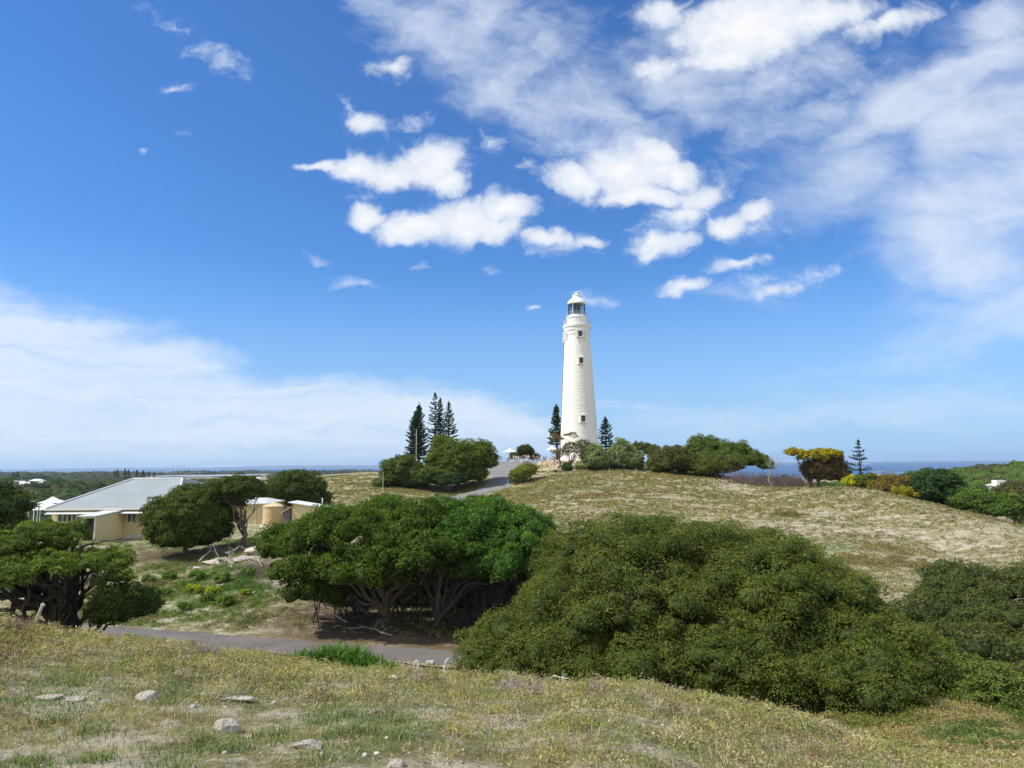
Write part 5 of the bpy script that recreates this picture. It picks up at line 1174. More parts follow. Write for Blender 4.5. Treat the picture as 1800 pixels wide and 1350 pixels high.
        J['t'+q] = tuple(w+d*.03+sd_*-.04); J['u'+q] = tuple(w+d*.065+sd_*-.055); Rr['t'+q] = .012; Rr['u'+q] = .009; L_ += [('wr'+q, 't'+q), ('t'+q, 'u'+q)]
    return J, Rr, L_
POSES = {}
def flatmat(name, c): return mat(name, c, .85, .12, 9)
MATS = {}
def cm(c):
    k = tuple(c)
    if k not in MATS: MATS[k] = flatmat('cloth', c)
    return MATS[k]
SKIN = [mat('skin', (.52, .33, .23), .6, .06, 5), mat('tanned_skin', (.40, .24, .16), .6, .06, 5)]
def person(label, p, kind, top, bottom, hair, rz=0, h=1.7, longleg=True, sleeve=True, hat=None, group='visitors on the hilltop forecourt'):
    if kind not in POSES:
        J, Rr, L_ = pose(kind); POSES[kind] = (J, L_, *segbody(J, Rr, L_))
    J, L_, V, Fq, Nv = POSES[kind]
    A = np.array([J[a] for a, b in L_]); B = np.array([J[b] for a, b in L_]); AB = B-A
    tt = np.clip(((V[:, None]-A)*AB).sum(2)/((AB**2).sum(1)+1e-9), 0, 1); dd = np.linalg.norm(V[:, None]-(A+AB*tt[..., None]), axis=2)
    sg = dd.argmin(1); prt = [L_[i] for i in sg]; tv = tt[np.arange(len(V)), sg]
    t = thing('person', label, 'person', tuple(p), group, rz); t.scale = (h/1.7,)*3
    def sub(name, cond, off, mt):
        ok = np.array([cond(a, b, q) for (a, b), q in zip(prt, tv)])
        fs = [f for f in Fq if all(ok[i] for i in f)]
        if not fs: return
        u_ = sorted({i for f in fs for i in f}); mp = {i: k for k, i in enumerate(u_)}
        m = bpy.data.meshes.new(name); m.from_pydata((V[u_]+Nv[u_]*off).tolist(), [], [[mp[i] for i in f] for f in fs]); m.update()
        return obj(name, m, mt, t, True)
    m = bpy.data.meshes.new('body'); m.from_pydata(V.tolist(), [], Fq); m.update(); obj('body', m, SKIN[int(p[0]*10) % 2], t, True)
    arm = lambda a, b, q: (a.startswith('sh') and b.startswith('el')) and (sleeve or q < .7)
    sub('shirt', lambda a, b, q: (a, b) in (('spine', 'chest'), ('pelvis', 'spine')) or b.startswith('sh') or arm(a, b, q) or (sleeve and a.startswith('el')) or (b == 'neck' and q < .35), .022, cm(top))
    sub('trousers', lambda a, b, q: b.startswith('hi') or a.startswith('hi') and (longleg or q < .85) or (a.startswith('kn') and longleg) or ((a, b) == ('pelvis', 'spine') and q < .35), .016, cm(bottom))
    sub('shoes', lambda a, b, q: a.startswith('an'), .012, cm((.06, .05, .05)))
    hp = np.array(J['head']); hv = (V[:, 2]-hp[2])*1.0+(V[:, 1]-hp[1])*.9
    hd = np.array([(a, b) in (('neck', 'head'), ('head', 'crown')) for a, b in prt]); ok = hd & (hv > (.035))
    fs = [f for f in Fq if all(ok[i] for i in f)]
    if fs:
        u_ = sorted({i for f in fs for i in f}); mp = {i: k for k, i in enumerate(u_)}
        m = bpy.data.meshes.new('hair'); m.from_pydata((V[u_]+Nv[u_]*.018).tolist(), [], [[mp[i] for i in f] for f in fs]); m.update()
        obj('helmet' if hat else 'hair', m, cm(hat or hair), t, True)
    return t
WH, NV, BK, GY, RD_, TN = (.75, .75, .74), (.03, .04, .09), (.025, .025, .028), (.22, .24, .27), (.45, .10, .09), (.30, .24, .17)
PEOPLE = [
    (874.5, 182, 'stand', NV, BK, BK, 0, 'person in dark navy clothes standing alone left of the open umbrella'),
    (848.5, 163, 'walk', BK, BK, BK, 2.2, 'person in black walking beside the cloud-shaped bush, left of a pair'),
    (855.5, 162, 'stand', GY, BK, BK, 2.9, 'person in grey top walking beside the cloud-shaped bush, right of a pair'),
    (894.5, 184, 'sit', RD_, BK, BK, .5, 'person in a red top seated beneath the open umbrella'),
    (903.5, 184, 'walk', WH, WH, TN, 1.2, 'person in white by the left side of the notice board'),
    (907, 186, 'stand', WH, TN, BK, 2.0, 'person in white top and tan trousers behind the notice board'),
    (916.5, 172, 'stand', BK, WH, BK, 3.0, 'person in dark top and white trousers leftmost at the front of the crowd'),
    (920, 174, 'walk', BK, WH, BK, 1.5, 'person in dark top and white trousers second in the front of the crowd'),
    (923.5, 173, 'walk', NV, WH, TN, .6, 'person in navy top and white trousers rightmost in the front of the crowd'),
    (921, 181, 'stand', RD_, TN, BK, .2, 'person in a red top in the middle of the crowd'),
    (924.5, 180, 'stand', (.55, .38, .36), GY, TN, 1.8, 'person in a pale pink top in the middle of the crowd'),
    (927.5, 178, 'stand', WH, WH, BK, .9, 'person all in white taller than the crowd'),
    (930.5, 179, 'walk', WH, GY, BK, -1.2, 'person in white top and grey trousers at the right of the crowd'),
    (933.5, 182, 'bend', WH, BK, TN, -1.2, 'person stooping in a white top at the right end of the crowd'),
    (939, 180, 'stand', TN, TN, TN, .4, 'person in tan clothes between the crowd and the bench'),
    (943.2, 178, 'sit', BK, BK, BK, .3, 'person in black seated at the left of the bench'),
    (946.5, 178, 'sit', (.30, .10, .09), BK, TN, .3, 'person with a dark red top seated on the bench'),
    (957, 171, 'bend', WH, BK, TN, -1.3, 'person in white top bending over beside the rubble bank'),
    (960.5, 172, 'sit', BK, NV, BK, -.6, 'person in black sitting behind the bending person'),
    (973, 168, 'sit', WH, GY, BK, .5, 'person in white seated left of the thin gnarled tree'),
    (977, 168.5, 'sit', RD_, BK, BK, -.4, 'person in red seated beside the thin gnarled tree'),
]
for k, (px, Y, kd, tp, bt, hr, rz, lb) in enumerate(PEOPLE):
    q = G(px, Y); person(lb, q, kd, tp, bt, hr, rz, 1.62+.12*hsh(np.array([k]), np.array([3]))[0], longleg=k % 4 != 1, sleeve=k % 3 != 0)
# benches for the seated
def bench(label, p, rz=0, w=1.6):
    t = thing('bench', label, 'bench', tuple(p), 'benches on the forecourt', rz)
    m = MB()
    for k in range(3): m.box((0, -.16+.16*k, .43), (w, .14, .04))
    m.build('seat', GREYW, t)
    for s in (-1, 1): MB().box((s*w*.4, -.15, .2), (.06, .06, .42)).box((s*w*.4, .17, .2), (.06, .06, .42)).box((s*w*.4, .01, .1), (.05, .3, .05)).build('leg', GREYW, t)
for lb, px, Y in (('low grey bench under the open umbrella', 894.5, 184.1), ('low grey bench in front of the dark tree with two people', 945, 178.1), ('low grey bench left of the tower with two people', 975, 168.2)): bench(lb, G(px, Y), .3, 2.0 if px != 894.5 else 1.2)
# cyclist on the drive
q = G(851.5, 147.5); q[2] += .1
bt = thing('bicycle', 'bicycle ridden up the shaded drive by the person in grey', 'bicycle', tuple(q), rz=.25)
TY = mat('black_rubber', (.02, .02, .02), .8, .1, 4)
for yy in (.52, -.52):
    c = [(0, yy+.34*math.cos(a), .34+.34*math.sin(a)) for a in np.linspace(0, 2*math.pi, 25)]
    wl = MB().tube(c, .02, 5, False).build('tyre', TY, bt); mw = MB()
    for a in np.linspace(0, 2*math.pi, 13)[:-1]: mw.tube([(0, yy, .34), (0, yy+.32*math.cos(a), .34+.32*math.sin(a))], .003, 3)
    mw.tube([(-.04, yy, .34), (.04, yy, .34)], .02, 6).build('spokes', RAIL, wl)
fm = MB()
for a, b in (((0, .52, .34), (0, .1, .30)), ((0, .1, .30), (0, .2, .82)), ((0, .2, .82), (0, .52, .34)), ((0, .1, .3), (0, -.36, .78)), ((0, .19, .78), (0, -.38, .84)), ((0, -.36, .95), (0, -.52, .34)), ((0, .2, .8), (0, .22, .92))): fm.tube([a, b], .018, 6)
fm.build('frame', cm((.1, .12, .2)), bt)
MB().tube([(-.26, -.52, 1.0), (-.12, -.42, .99), (.12, -.42, .99), (.26, -.52, 1.0)], .014, 6).build('handlebar', TY, bt); MB().box((0, .22, .94), (.13, .25, .05)).build('saddle', TY, bt)
person('person in grey top and dark trousers riding up the drive', q, 'ride', (.28, .31, .36), BK, BK, .25, 1.7, hat=(.12, .13, .14), group=None)

# ================================================================== ground cover
def project(p):
    q = np.asarray(p)@CM3; return 900+F*q[:, 0]/-q[:, 2], 675-F*q[:, 1]/-q[:, 2]
def scatter(n, Y0, Y1, u0, u1, powr=1.0):
    """points spread over the ground between two depths and two bearings"""
    Y = (Y0**(1+powr)+(Y1**(1+powr)-Y0**(1+powr))*rng.random(n))**(1/(1+powr)); u_ = rng.uniform(u0, u1, n)
    return u_*Y, Y
def blades(x, y, h, w, col, lean=.5, var=.25, lift=0, tipc=1.25):
    n = len(x); z = ground(x, y)+lift; a = rng.uniform(0, 2*math.pi, n); d = np.stack([np.cos(a), np.sin(a), np.zeros(n)], 1)
    b = rng.uniform(0, 2*math.pi, n); s = np.stack([np.cos(b), np.sin(b), np.zeros(n)], 1)*w[:, None]*.5
    p0 = np.stack([x, y, z-.01], 1); ln = (rng.random(n)**.7*lean)[:, None]
    p1 = p0+d*h[:, None]*ln*.35+np.array([0, 0, 1])*h[:, None]*.6; p2 = p0+d*h[:, None]*ln*1.1+np.array([0, 0, 1])*h[:, None]*(1-.35*ln)
    V = np.stack([p0-s, p0+s, p1+s*.75, p1-s*.75, p2+s*.12, p2-s*.12], 1).reshape(-1, 3)
    k = np.arange(n)*6; f = np.concatenate([np.stack([k, k+1, k+2, k+3], 1), np.stack([k+3, k+2, k+4, k+5], 1)])
    c = np.clip(np.asarray(col)*(1+var*rng.normal(0, 1, (n, 1)))*(1+.07*rng.normal(0, 1, (n, 3))), .01, .9)
    C = np.repeat(c[:, None], 6, 1); C[:, 4:] *= tipc; C[:, :2] *= .85
    return V, f, C.reshape(-1, 3)
def join(parts):
    V = []; Fc = []; C = []; b = 0
    for v, f, c in parts: V.append(v); Fc.append(f+b); C.append(c); b += len(v)
    return np.vstack(V), np.vstack(Fc), np.vstack(C)
def stuff(name, label, cat, parts, mt):
    V, f, C = join(parts); return tag(obj(name, npmesh(name, V, [f], C), mt), label, cat, kind='stuff')
def lay_xy(n, Y0, Y1, u0, u1, powr=1.0):
    x, y = scatter(n, Y0, Y1, u0, u1, powr); z = ground(x, y); px, py = project(np.stack([x, y, z], 1)); return x, y, z, px, py
CREST = np.array([(-300, 1100), (0, 1100), (230, 1125), (700, 1180), (1110, 1205), (1370, 1255), (1480, 1292), (1800, 1340), (2200, 1400)])
def heathmask(x, y, px, py):
    """the ochre low heath: a band below the crest on the left, everything on the right"""
    low = np.interp(px, [0, 250, 500, 650, 800, 1100], [1215, 1212, 1222, 1245, 1300, 1420])+22*(fbm(x, y, 1.3, 3, 41)-.5)*2
    m = ss(low-py, -22, 18)
    m = m*(1-.95*ss(fbm(x, y, 1.6, 4, 43), .55, .63)*ss(px, 500, 800))
    m = m*(1-np.exp(-(((px-780)/75)**2+((py-1255)/22)**2)))*(1-np.exp(-(((px-1130)/70)**2+((py-1330)/16)**2)))*(1-np.exp(-(((px-330)/150)**2+((py-1205)/8)**2)))
    return m
def leafcloud(cx, cy, cz_, r, h, n, size, cols, var=.22):
    """low cushions of small leaves: arrays of cushion centres"""
    m = len(cx); idx = np.repeat(np.arange(m), n); k = len(idx)
    rr2 = np.sqrt(rng.random(k)); a = rng.uniform(0, 6.283, k); dx = rr2*np.cos(a); dy = rr2*np.sin(a); top = np.sqrt(np.maximum(1-rr2**2, 0))
    x = cx[idx]+dx*r[idx]; y = cy[idx]+dy*r[idx]
    gz = ground(x, y); z = gz+h[idx]*(top*rng.uniform(.45, 1.1, k)+.03)
    nr_ = unit(np.stack([dx, dy, top+.3], 1)+rng.normal(0, .75, (k, 3))); ax = unit(np.stack([dx*.6, dy*.6, np.full(k, .9)], 1)+rng.normal(0, .7, (k, 3)))
    s = size[idx]*rng.uniform(.6, 1.5, k)
    c = np.clip(cols[idx]*(1+var*rng.normal(0, 1, (k, 1)))*(1+.08*rng.normal(0, 1, (k, 3))), .012, .9)
    V, C = leafquads(np.stack([x, y, z], 1), nr_, ax, s*1.7, s*.55, c); return V, np.arange(len(V)).reshape(-1, 4), C
PAL = np.array([(.33, .28, .13), (.27, .255, .10), (.18, .205, .06), (.32, .25, .10), (.30, .26, .18), (.17, .11, .07), (.40, .34, .19)])
# near heath
x, y, z, px, py = lay_xy(5200, 5.5, 22, -1.0, 1.05, .8); hm = heathmask(x, y, px, py)
k = (rng.random(len(x)) < hm) & (px > -200) & (px < 2050) & (py < 1420); x, y, px, py = x[k], y[k], px[k], py[k]
n = len(x); pi = np.clip((fbm(x, y, 1.7, 3, 51)*9-1.6+rng.normal(0, .9, n)).astype(int), 0, 6); pw = rng.choice(7, n, p=[.22, .26, .22, .10, .06, .08, .06]); pi = np.where(rng.random(n) < .45, pi, pw)
hh = rng.uniform(.06, .24, n)*(.35+1.3*fbm(x, y, 1.4, 3, 53))
stuff('low_heath', 'ochre and olive low heath covering the foreground slope', 'heath', [leafcloud(x, y, ground(x, y), rng.uniform(.13, .40, n), hh, 92, np.clip(.0016*np.hypot(x, y)+.006, .012, .045)*rng.choice([.8, 1.0, 1.4], n, p=[.4, .4, .2]), PAL[pi]*np.array([1.2, 1.22, 1.2]))], GRASS)
print('heath', n)
# heath tips: thin upright sprigs
x, y, z, px, py = lay_xy(60000, 5.5, 22, -1.0, 1.05, .8); k = rng.random(len(x)) < heathmask(x, y, px, py)*.42; x, y = x[k], y[k]; n = len(x)
pi = rng.choice(7, n, p=[.3, .2, .1, .1, .1, .02, .18])
stuff('dry_sprigs', 'thin straw coloured sprigs standing out of the heath', 'dry grass', [blades(x, y, rng.uniform(.08, .24, n), np.full(n, .006)+.0008*np.hypot(x, y)*.6, PAL[pi]*1.15, .8)], GRASS)
# green grass near
x, y, z, px, py = lay_xy(240000, 4.2, 22, -1.05, 1.0, .7)
hm = heathmask(x, y, px, py); gd = ss(fbm(x, y, 1.1, 4, 61)*.6+fbm(x, y, .35, 3, 63)*.4, .40, .60); gd = gd*(1-.85*ss(hm, .2, .8))
gd = gd*np.where(px > 850, .35, 1); k = rng.random(len(x)) < gd*.95+.12; x, y = x[k], y[k]; n = len(x)
f = fbm(x, y, .8, 3, 65)[:, None]+rng.normal(0, .12, (n, 1)); c = np.where(f > .60, np.array([.42, .36, .18]), np.where(f > .44, np.array([.20, .26, .08]), np.array([.11, .19, .055])))
stuff('grass', 'short green and straw grass in the near foreground', 'grass', [blades(x, y, rng.uniform(.035, .11, n)*(1+.6*(c[:, 0] < .1)), np.full(n, .004)+.0005*np.hypot(x, y), c, 1.2)], GRASS)
print('grass', n)
# dry litter lying flat
x, y, z, px, py = lay_xy(60000, 4.2, 22, -1.05, 1.0, .7); n = len(x)
d = rng.normal(0, 1, (n, 3)); d[:, 2] *= .25; V, C = leafquads(np.stack([x, y, z+rng.uniform(.004, .03, n)], 1), unit(rng.normal(0, .35, (n, 3))+[0, 0, 1]), unit(d), rng.uniform(.03, .11, n), rng.uniform(.004, .009, n)+.0004*y, np.clip(np.array([.38, .32, .22])*(1+.3*rng.normal(0, 1, (n, 1))), .05, .8))
stuff('straw_litter', 'dead straw lying over the foreground sand', 'litter', [(V, np.arange(len(V)).reshape(-1, 4), C)], GRASS)
# litter swept to the edges of the asphalt
tt_ = rng.random(9000)*(len(ROAD)-1.001); i0 = tt_.astype(int); f_ = (tt_-i0)[:, None]; c_ = ROAD[i0]*(1-f_)+ROAD[i0+1]*f_; sd2 = rng.random(9000) < .5
of_ = np.where(sd2, 1.15-np.abs(rng.normal(0, .22, 9000)), -1.95+np.abs(rng.normal(0, .25, 9000))); q_ = c_+nn_[i0]*of_[:, None]; n = len(q_); zr = ground(q_[:, 0], q_[:, 1])+.09
V, C = leafquads(np.stack([q_[:, 0], q_[:, 1], zr], 1), unit(rng.normal(0, .2, (n, 3))+[0, 0, 1]), unit(rng.normal(0, 1, (n, 3))*[1, 1, .1]), rng.uniform(.05, .16, n), rng.uniform(.02, .07, n), np.clip(np.array([.36, .27, .17])*(1+.35*rng.normal(0, 1, (n, 1))), .04, .8))
stuff('roadside_litter', 'brown litter and sand gathered along the road edges', 'litter', [(V, np.arange(len(V)).reshape(-1, 4), C)], TINT)
# pebbles
x, y, z, px, py = lay_xy(5200, 4.2, 20, -1.05, 1.0, .6); hm = heathmask(x, y, px, py)
k = (rng.random(len(x)) < (1-hm)*ss(fbm(x, y, 1.2, 3, 71), .42, .58)); x, y, z = x[k], y[k], z[k]; iv, jf = ico(1)
V = []; Fc = []; C = []
for q in range(len(x)):
    s = .008+.03*rng.random()**3; V.append(iv*s*rng.uniform(.6, 1.3, 3)*[1, 1, .6]+[x[q], y[q], z[q]+s*.2]); Fc.append(jf+q*len(iv)); C.append(np.tile(np.array([.50, .46, .40])*rng.uniform(.6, 1.25), (len(iv), 1)))
tag(obj('pebbles', npmesh('pebbles', np.vstack(V), [np.vstack(Fc)], np.vstack(C)), TINT), 'pale limestone pebbles scattered on bare sand', 'pebbles', kind='stuff')
# green darker tufts standing in the grass (countable)
def tuft(name, label, cat, p, n, r, h, w, cols, group=None, lean=.7, hvar=.4):
    x = p[0]+rng.normal(0, r*.5, n); y = p[1]+rng.normal(0, r*.5, n); V, f, C = blades(x, y, h*rng.uniform(1-hvar, 1+hvar*.5, n), np.full(n, w), np.array(cols)[rng.integers(0, len(cols), n)], lean)
    o = obj(name, npmesh(name, V-np.array(p), [f], C), GRASS); o.location = tuple(p); return tag(o, label, cat, group)
TG = [(.09, .16, .05), (.14, .22, .07), (.22, .26, .10), (.30, .27, .13)]; tufts = [(62, 1345, 'dark green grass tuft at the bottom left corner'), (88, 1272, 'green tuft left of the rounded grey rock'), (160, 1290, 'tiny green tuft below the white flat patch'), (405, 1318, 'green tuft in front of the angular rock'), (350, 1312, 'broad green tuft left of the angular rock'), (300, 1238, 'small green tuft right of the rounded rock'), (565, 1340, 'green tuft below the half buried stone ridge'), (560, 1270, 'green tuft above the half buried stone ridge'), (640, 1290, 'wide green tuft right of the stone ridge'), (615, 1262, 'green tuft between the slab and the bare sand patch'), (700, 1270, 'green tuft left of the bare sand patch'), (705, 1300, 'green tuft under the bare sand patch'), (130, 1205, 'green tuft on the shrubby bank at left'), (590, 1298, 'green tuft touching the stone ridge'), (170, 1340, 'low tuft right of the corner tuft'), (480, 1296, 'loose green tuft between the angular rock and the ridge')]
for px, py, lb in tufts:
    p = hit(px, py, 3.5); tuft('grass_tuft', lb, 'grass tuft', p, 110, .15+.010*p[1], .12+.003*p[1], .005+.0006*p[1], TG, 'green grass tufts in the foreground', lean=1.3)
# long arching dry stalks
V = []; Fc = []; b0 = 0
for q in range(210):
    x, y = scatter(1, 6, 19, -.95, .95); p = np.array([x[0], y[0], g1(x[0], y[0])]); L_ = rng.uniform(.2, .6); a = rng.uniform(0, 6.28); d = np.array([math.cos(a), math.sin(a), 0])
    s = np.linspace(0, 1, 6)[:, None]; c = p+d*L_*s*rng.uniform(.4, 1)+np.array([0, 0, 1])*L_*(s*.9-.55*s**2.4); v, f = tube(c, np.linspace(.0035, .0018, 6)+.0002*y[0], 4); V.append(v); Fc.append(f+b0); b0 += len(v)
V = np.vstack(V); tag(obj('dry_stalks', npmesh('dry_stalks', V, [np.vstack(Fc)], np.tile([.52, .43, .24], (len(V), 1))), GRASS), 'long pale arching dry stalks over the heath', 'dry grass', kind='stuff')
# grey twiggy dead cushions among the heath
for px, py, w, lb in ((360, 1146, .6, 'grey leafless twiggy bush on the crest left of the road'), (905, 1208, .55, 'pale grey dead cushion bush in front of the great bush'), (945, 1218, .5, 'second grey dead cushion bush right of the pale one'), (1050, 1210, .4, 'grey twigs in the heath in front of the great bush'), (20, 1110, .8, 'brown-grey leafless bush at the left edge of the crest'), (735, 1190, .35, 'low mat of dead twigs below the left hoop')):
    p = hit(px, py+6, 8); V = []; Fc = []; b0 = 0
    for q in range(170):
        d = unit(rng.normal(0, 1, 3)*[1, 1, .5]+[0, 0, .55]); L_ = w*rng.uniform(.3, .75); st = rng.normal(0, w*.18, 3)*[1, 1, 0]; v, f = tube(wob(st, st+d*L_, 5, L_*.07), np.linspace(.006, .002, 5), 4); V.append(v); Fc.append(f+b0); b0 += len(v)
    V = np.vstack(V); c = (.36, .31, .29) if px != 20 else (.2, .13, .1); o = obj('dead_bush', npmesh('dead_bush', V, [np.vstack(Fc)], np.tile(c, (len(V), 1))), TINT); o.location = tuple(p); tag(o, lb, 'dead bush', 'leafless bushes on the near crest')
# strappy bright green plants by the road
BR = [(.055, .135, .018), (.085, .19, .026), (.15, .24, .045), (.04, .095, .016)]
def strappy(label, spots, n, h):
    c0 = spots[0][:2]; p0 = np.array([*c0, g1(*c0)]); parts = []
    for sx_, sy_, r, hh_ in spots:
        m = int(n*r*r); x = sx_+rng.normal(0, r*.5, m); y = sy_+rng.normal(0, r*.42, m); d = np.hypot(x-sx_, y-sy_)/r
        parts.append(blades(x, y, hh_*rng.uniform(.6, 1.1, m)*np.clip(1.15-.55*d**2, .35, 1.2), np.full(m, .045), np.array(BR)[rng.integers(0, 4, m)], .75, lift=0))
    V, f, C = join(parts); o = obj('strappy_plant', npmesh('strappy_plant', V-p0, [f], C), LEAF); o.location = tuple(p0); return tag(o, label, 'plant', 'bright green plants by the road')
def SP(px, Y, r, h): p = P(px, 1150, Y); return (p[0], p[1], r, h)
strappy('broad clump of bright green strap-leaved plants on the road verge', [SP(598, 18.6, 1.0, .75), (SP(542, 18.4, .75, .5)), SP(645, 18.2, .75, .55), SP(682, 17.8, .45, .36), SP(615, 19.2, .8, .8)], 900, .6)
strappy('small clump of bright green plants left of the broad clump', [SP(448, 18.3, .42, .38), SP(425, 18.3, .28, .25)], 1100, .4)
# rusty dead fern
p = P(932, 1190, 19.5); p[2] = g1(p[0], p[1]); V = []; Fc = []; b0 = 0
for q in range(120):
    a = rng.uniform(-1.1, 1.1); d = np.array([math.sin(a)*.8, rng.normal(0, .25), math.cos(a)]); L_ = rng.uniform(.25, .5); v, f = tube(wob(rng.normal(0, .07, 3)*[1, 1, 0], d*L_, 5, .015), np.linspace(.009, .003, 5), 4); V.append(v); Fc.append(f+b0); b0 += len(v)
V = np.vstack(V); o = obj('dead_fern', npmesh('dead_fern', V, [np.vstack(Fc)], np.tile([.30, .15, .08], (len(V), 1))), TINT); o.location = tuple(p); tag(o, 'fan of rusty dead fern stems at the foot of the great bush', 'fern')
# low yellow-green cushions between the foreground and the right valley
x, y, z, px, py = lay_xy(3800, 14, 30, .05, 1.1, .8); k = (py > 1235) & (roaddist(x, y) > 2.6) & (y > np.interp(px, [800, 1400, 1800], [19, 15, 13])); x, y = x[k], y[k]; n = len(x)
stuff('valley_heath', 'olive and straw cushions on the floor of the right-hand hollow', 'heath', [leafcloud(x, y, None, rng.uniform(.2, .6, n), rng.uniform(.06, .26, n), 90, np.full(n, .05), np.array([(.17, .18, .045), (.30, .25, .10), (.10, .15, .035), (.26, .19, .08)])[np.clip((fbm(x, y, 3, 3, 77)*7-1.5).astype(int), 0, 3)])], GRASS)

# dune tussocks from the hollow up to the lighthouse
x, y, z, px, py = lay_xy(90000, 38, 165, -.62, 1.0, .35)
den = ss(fbm(x*.8+y*.35, y*1.3, 4.5, 5, 81), .30, .62)
sm = gauss([(hit(1500, 930), 13), (hit(1350, 900), 14), (hit(1650, 945), 10), (G(660, 150), 8)], x, y)
k = (rng.random(len(x)) < den*(1-.3*sm)*.75+.14) & (roaddist(x, y) > 2.8) & (drvmask(x, y) > .8) & ~((x < hx1+22) & (x > hx0-4) & (y > 60) & (y < 95)) & (np.hypot(x-LX, y-LY) > 6) & (py > 700)
k &= ~((x < -8) & (y < 62)) ; x, y = x[k], y[k]; n = len(x); print('tussocks', n)
tp = np.array([(.19, .17, .06), (.24, .205, .085), (.15, .16, .05), (.27, .24, .12), (.13, .12, .055), (.19, .145, .07)])
pi = np.clip((fbm(x, y, 11, 3, 83)*10-2.5+rng.normal(0, 1.0, n)).astype(int), 0, 5)
stuff('dune_tussocks', 'olive brown tussocks dotted over the pale sandy dune', 'tussocks', [leafcloud(x, y, None, rng.uniform(.12, .55, n)*(.75+y/260), rng.uniform(.07, .24, n), 15, np.clip(y/680, .08, .19), tp[pi]*1.25, .3)], GRASS)
# larger brown heath mats on the near flank
for px0, py0, rx_, cc, lb in ((1560, 968, 3.2, (.26, .21, .085), 'brown low heath mat on the near flank of the dune'), (1500, 985, 3.0, (.25, .2, .08), 'left-hand brown mat on the near flank of the dune'), (1600, 992, 3.4, (.23, .18, .08), 'lower darker brown mat on the near flank of the dune'), (1475, 1075, 2.0, (.2, .2, .07), 'olive mat above the right shoulder of the great bush'), (1555, 1090, 1.8, (.16, .2, .06), 'green mat between the great bush and the grey-green bush'), (1380, 905, 2.6, (.17, .16, .05), 'olive mat halfway up the dune')):
    c = hit(px0, py0, 30); m = 38; x = c[0]+rng.normal(0, rx_*.5, m); y = c[1]+rng.normal(0, rx_*.4, m)
    V, f, C = leafcloud(x, y, None, rng.uniform(.4, .9, m), rng.uniform(.15, .4, m), 110, np.full(m, .085), np.tile(cc, (m, 1)))
    o = obj('heath_mat', npmesh('heath_mat', V-c, [f], C), GRASS); o.location = tuple(c); tag(o, lb, 'heath mat', 'low heath mats on the dune')
# slope below the house: green weeds, litter, straw
x, y, z, px, py = lay_xy(26000, 38, 66, -.9, -.12, .5)
gb = np.exp(-((py-1035)/42)**2)*ss(px, 210, 260)*(1-ss(px, 440, 500)); gb = np.maximum(gb, np.exp(-((py-1085)/26)**2)*.55*(1-ss(px, 420, 560)))
gb = np.maximum(gb, np.exp(-((py-950)/14)**2)*.6)
k = rng.random(len(x)) < gb*ss(fbm(x, y, 1.6, 3, 91), .36, .58)+.05; k &= (roaddist(x, y) > 2.5) & (y < 66); x, y, py2 = x[k], y[k], py[k]; n = len(x); print('weeds', n)
wp = np.array([(.075, .15, .025), (.11, .20, .03), (.17, .22, .05), (.24, .20, .09), (.05, .09, .03)])
pi = np.clip((fbm(x, y, 2.5, 3, 93)*8-2+rng.normal(0, .8, n)).astype(int), 0, 4)
stuff('weeds', 'bright green weeds and straw on the bank beyond the road', 'weeds', [leafcloud(x, y, None, rng.uniform(.15, .42, n), rng.uniform(.06, .26, n), 26, np.full(n, .065), wp[pi])], GRASS)
for px0, py0, s, cc, lb in ((375, 1040, .5, (.2, .27, .03), 'bright yellow-green round shrub on the bank, right one of a pair'), (340, 1035, .45, (.22, .27, .03), 'bright yellow-green round shrub on the bank, left one of a pair'), (395, 1058, .62, (.09, .15, .03), 'mid green shrub at the lower right of the green bank'), (365, 1052, .5, (.08, .13, .03), 'green shrub left of the lower right shrub on the bank'), (300, 1010, .6, (.075, .14, .025), 'low green shrub at the upper left of the green bank'), (345, 1012, .6, (.08, .15, .025), 'low green shrub in the upper middle of the green bank'), (260, 1018, .45, (.07, .13, .025), 'green shrub beside the gnarled tree crown'), (435, 1005, .5, (.07, .14, .02), 'green shrub in the brushwood by the green tree'), (290, 1040, .4, (.08, .15, .03), 'small green shrub at the left of the green bank'), (430, 1040, .35, (.19, .25, .04), 'small yellow-green shrub near the bare sand'), (325, 1065, .4, (.07, .12, .03), 'dark little shrub below the yellow-green pair'), (390, 1015, .55, (.085, .15, .03), 'green shrub above the yellow-green pair')):
    c = hit(px0, py0+8, 30); pf = env_puffs([((0, 0, s*.45), (s*1.1, s*.9, s*.7))], s*.45, 1, -.5)
    o = crown('low_shrub', pf, 1500, .07, cc, None, core=True, up=.5); o.location = tuple(c); tag(o, lb, 'shrub', 'low shrubs on the green bank')

# rubble bank below the tower
x, y, z, px, py = lay_xy(1500, 146, 166, .02, .13, .3); k = (px > 945) & (px < 1012) & (py < 829) & (py > 811); x, y, z = x[k], y[k], z[k]
V = []; Fc = []; C = []
for q in range(len(x)):
    s = rng.uniform(.16, .5); V.append(iv*s*rng.uniform(.5, 1.2, 3)*[1, 1, .7]+[x[q], y[q], z[q]+s*.25]); Fc.append(jf+q*len(iv)); C.append(np.tile(np.array([.52, .43, .29])*rng.uniform(.6, 1.2), (len(iv), 1)))
tag(obj('rubble', npmesh('rubble', np.vstack(V), [np.vstack(Fc)], np.vstack(C)), TINT), 'bank of pale tan rubble below the foot of the tower', 'rubble', kind='stuff')
p = G(1230, 133); x, y, z, px, py = lay_xy(900, 118, 138, .25, .40, .3); k = np.exp(-(((px-1262)/30)**2+((py-845)/6)**2)) > rng.random(len(x)); x, y, z = x[k], y[k], z[k]; V = []; Fc = []; C = []
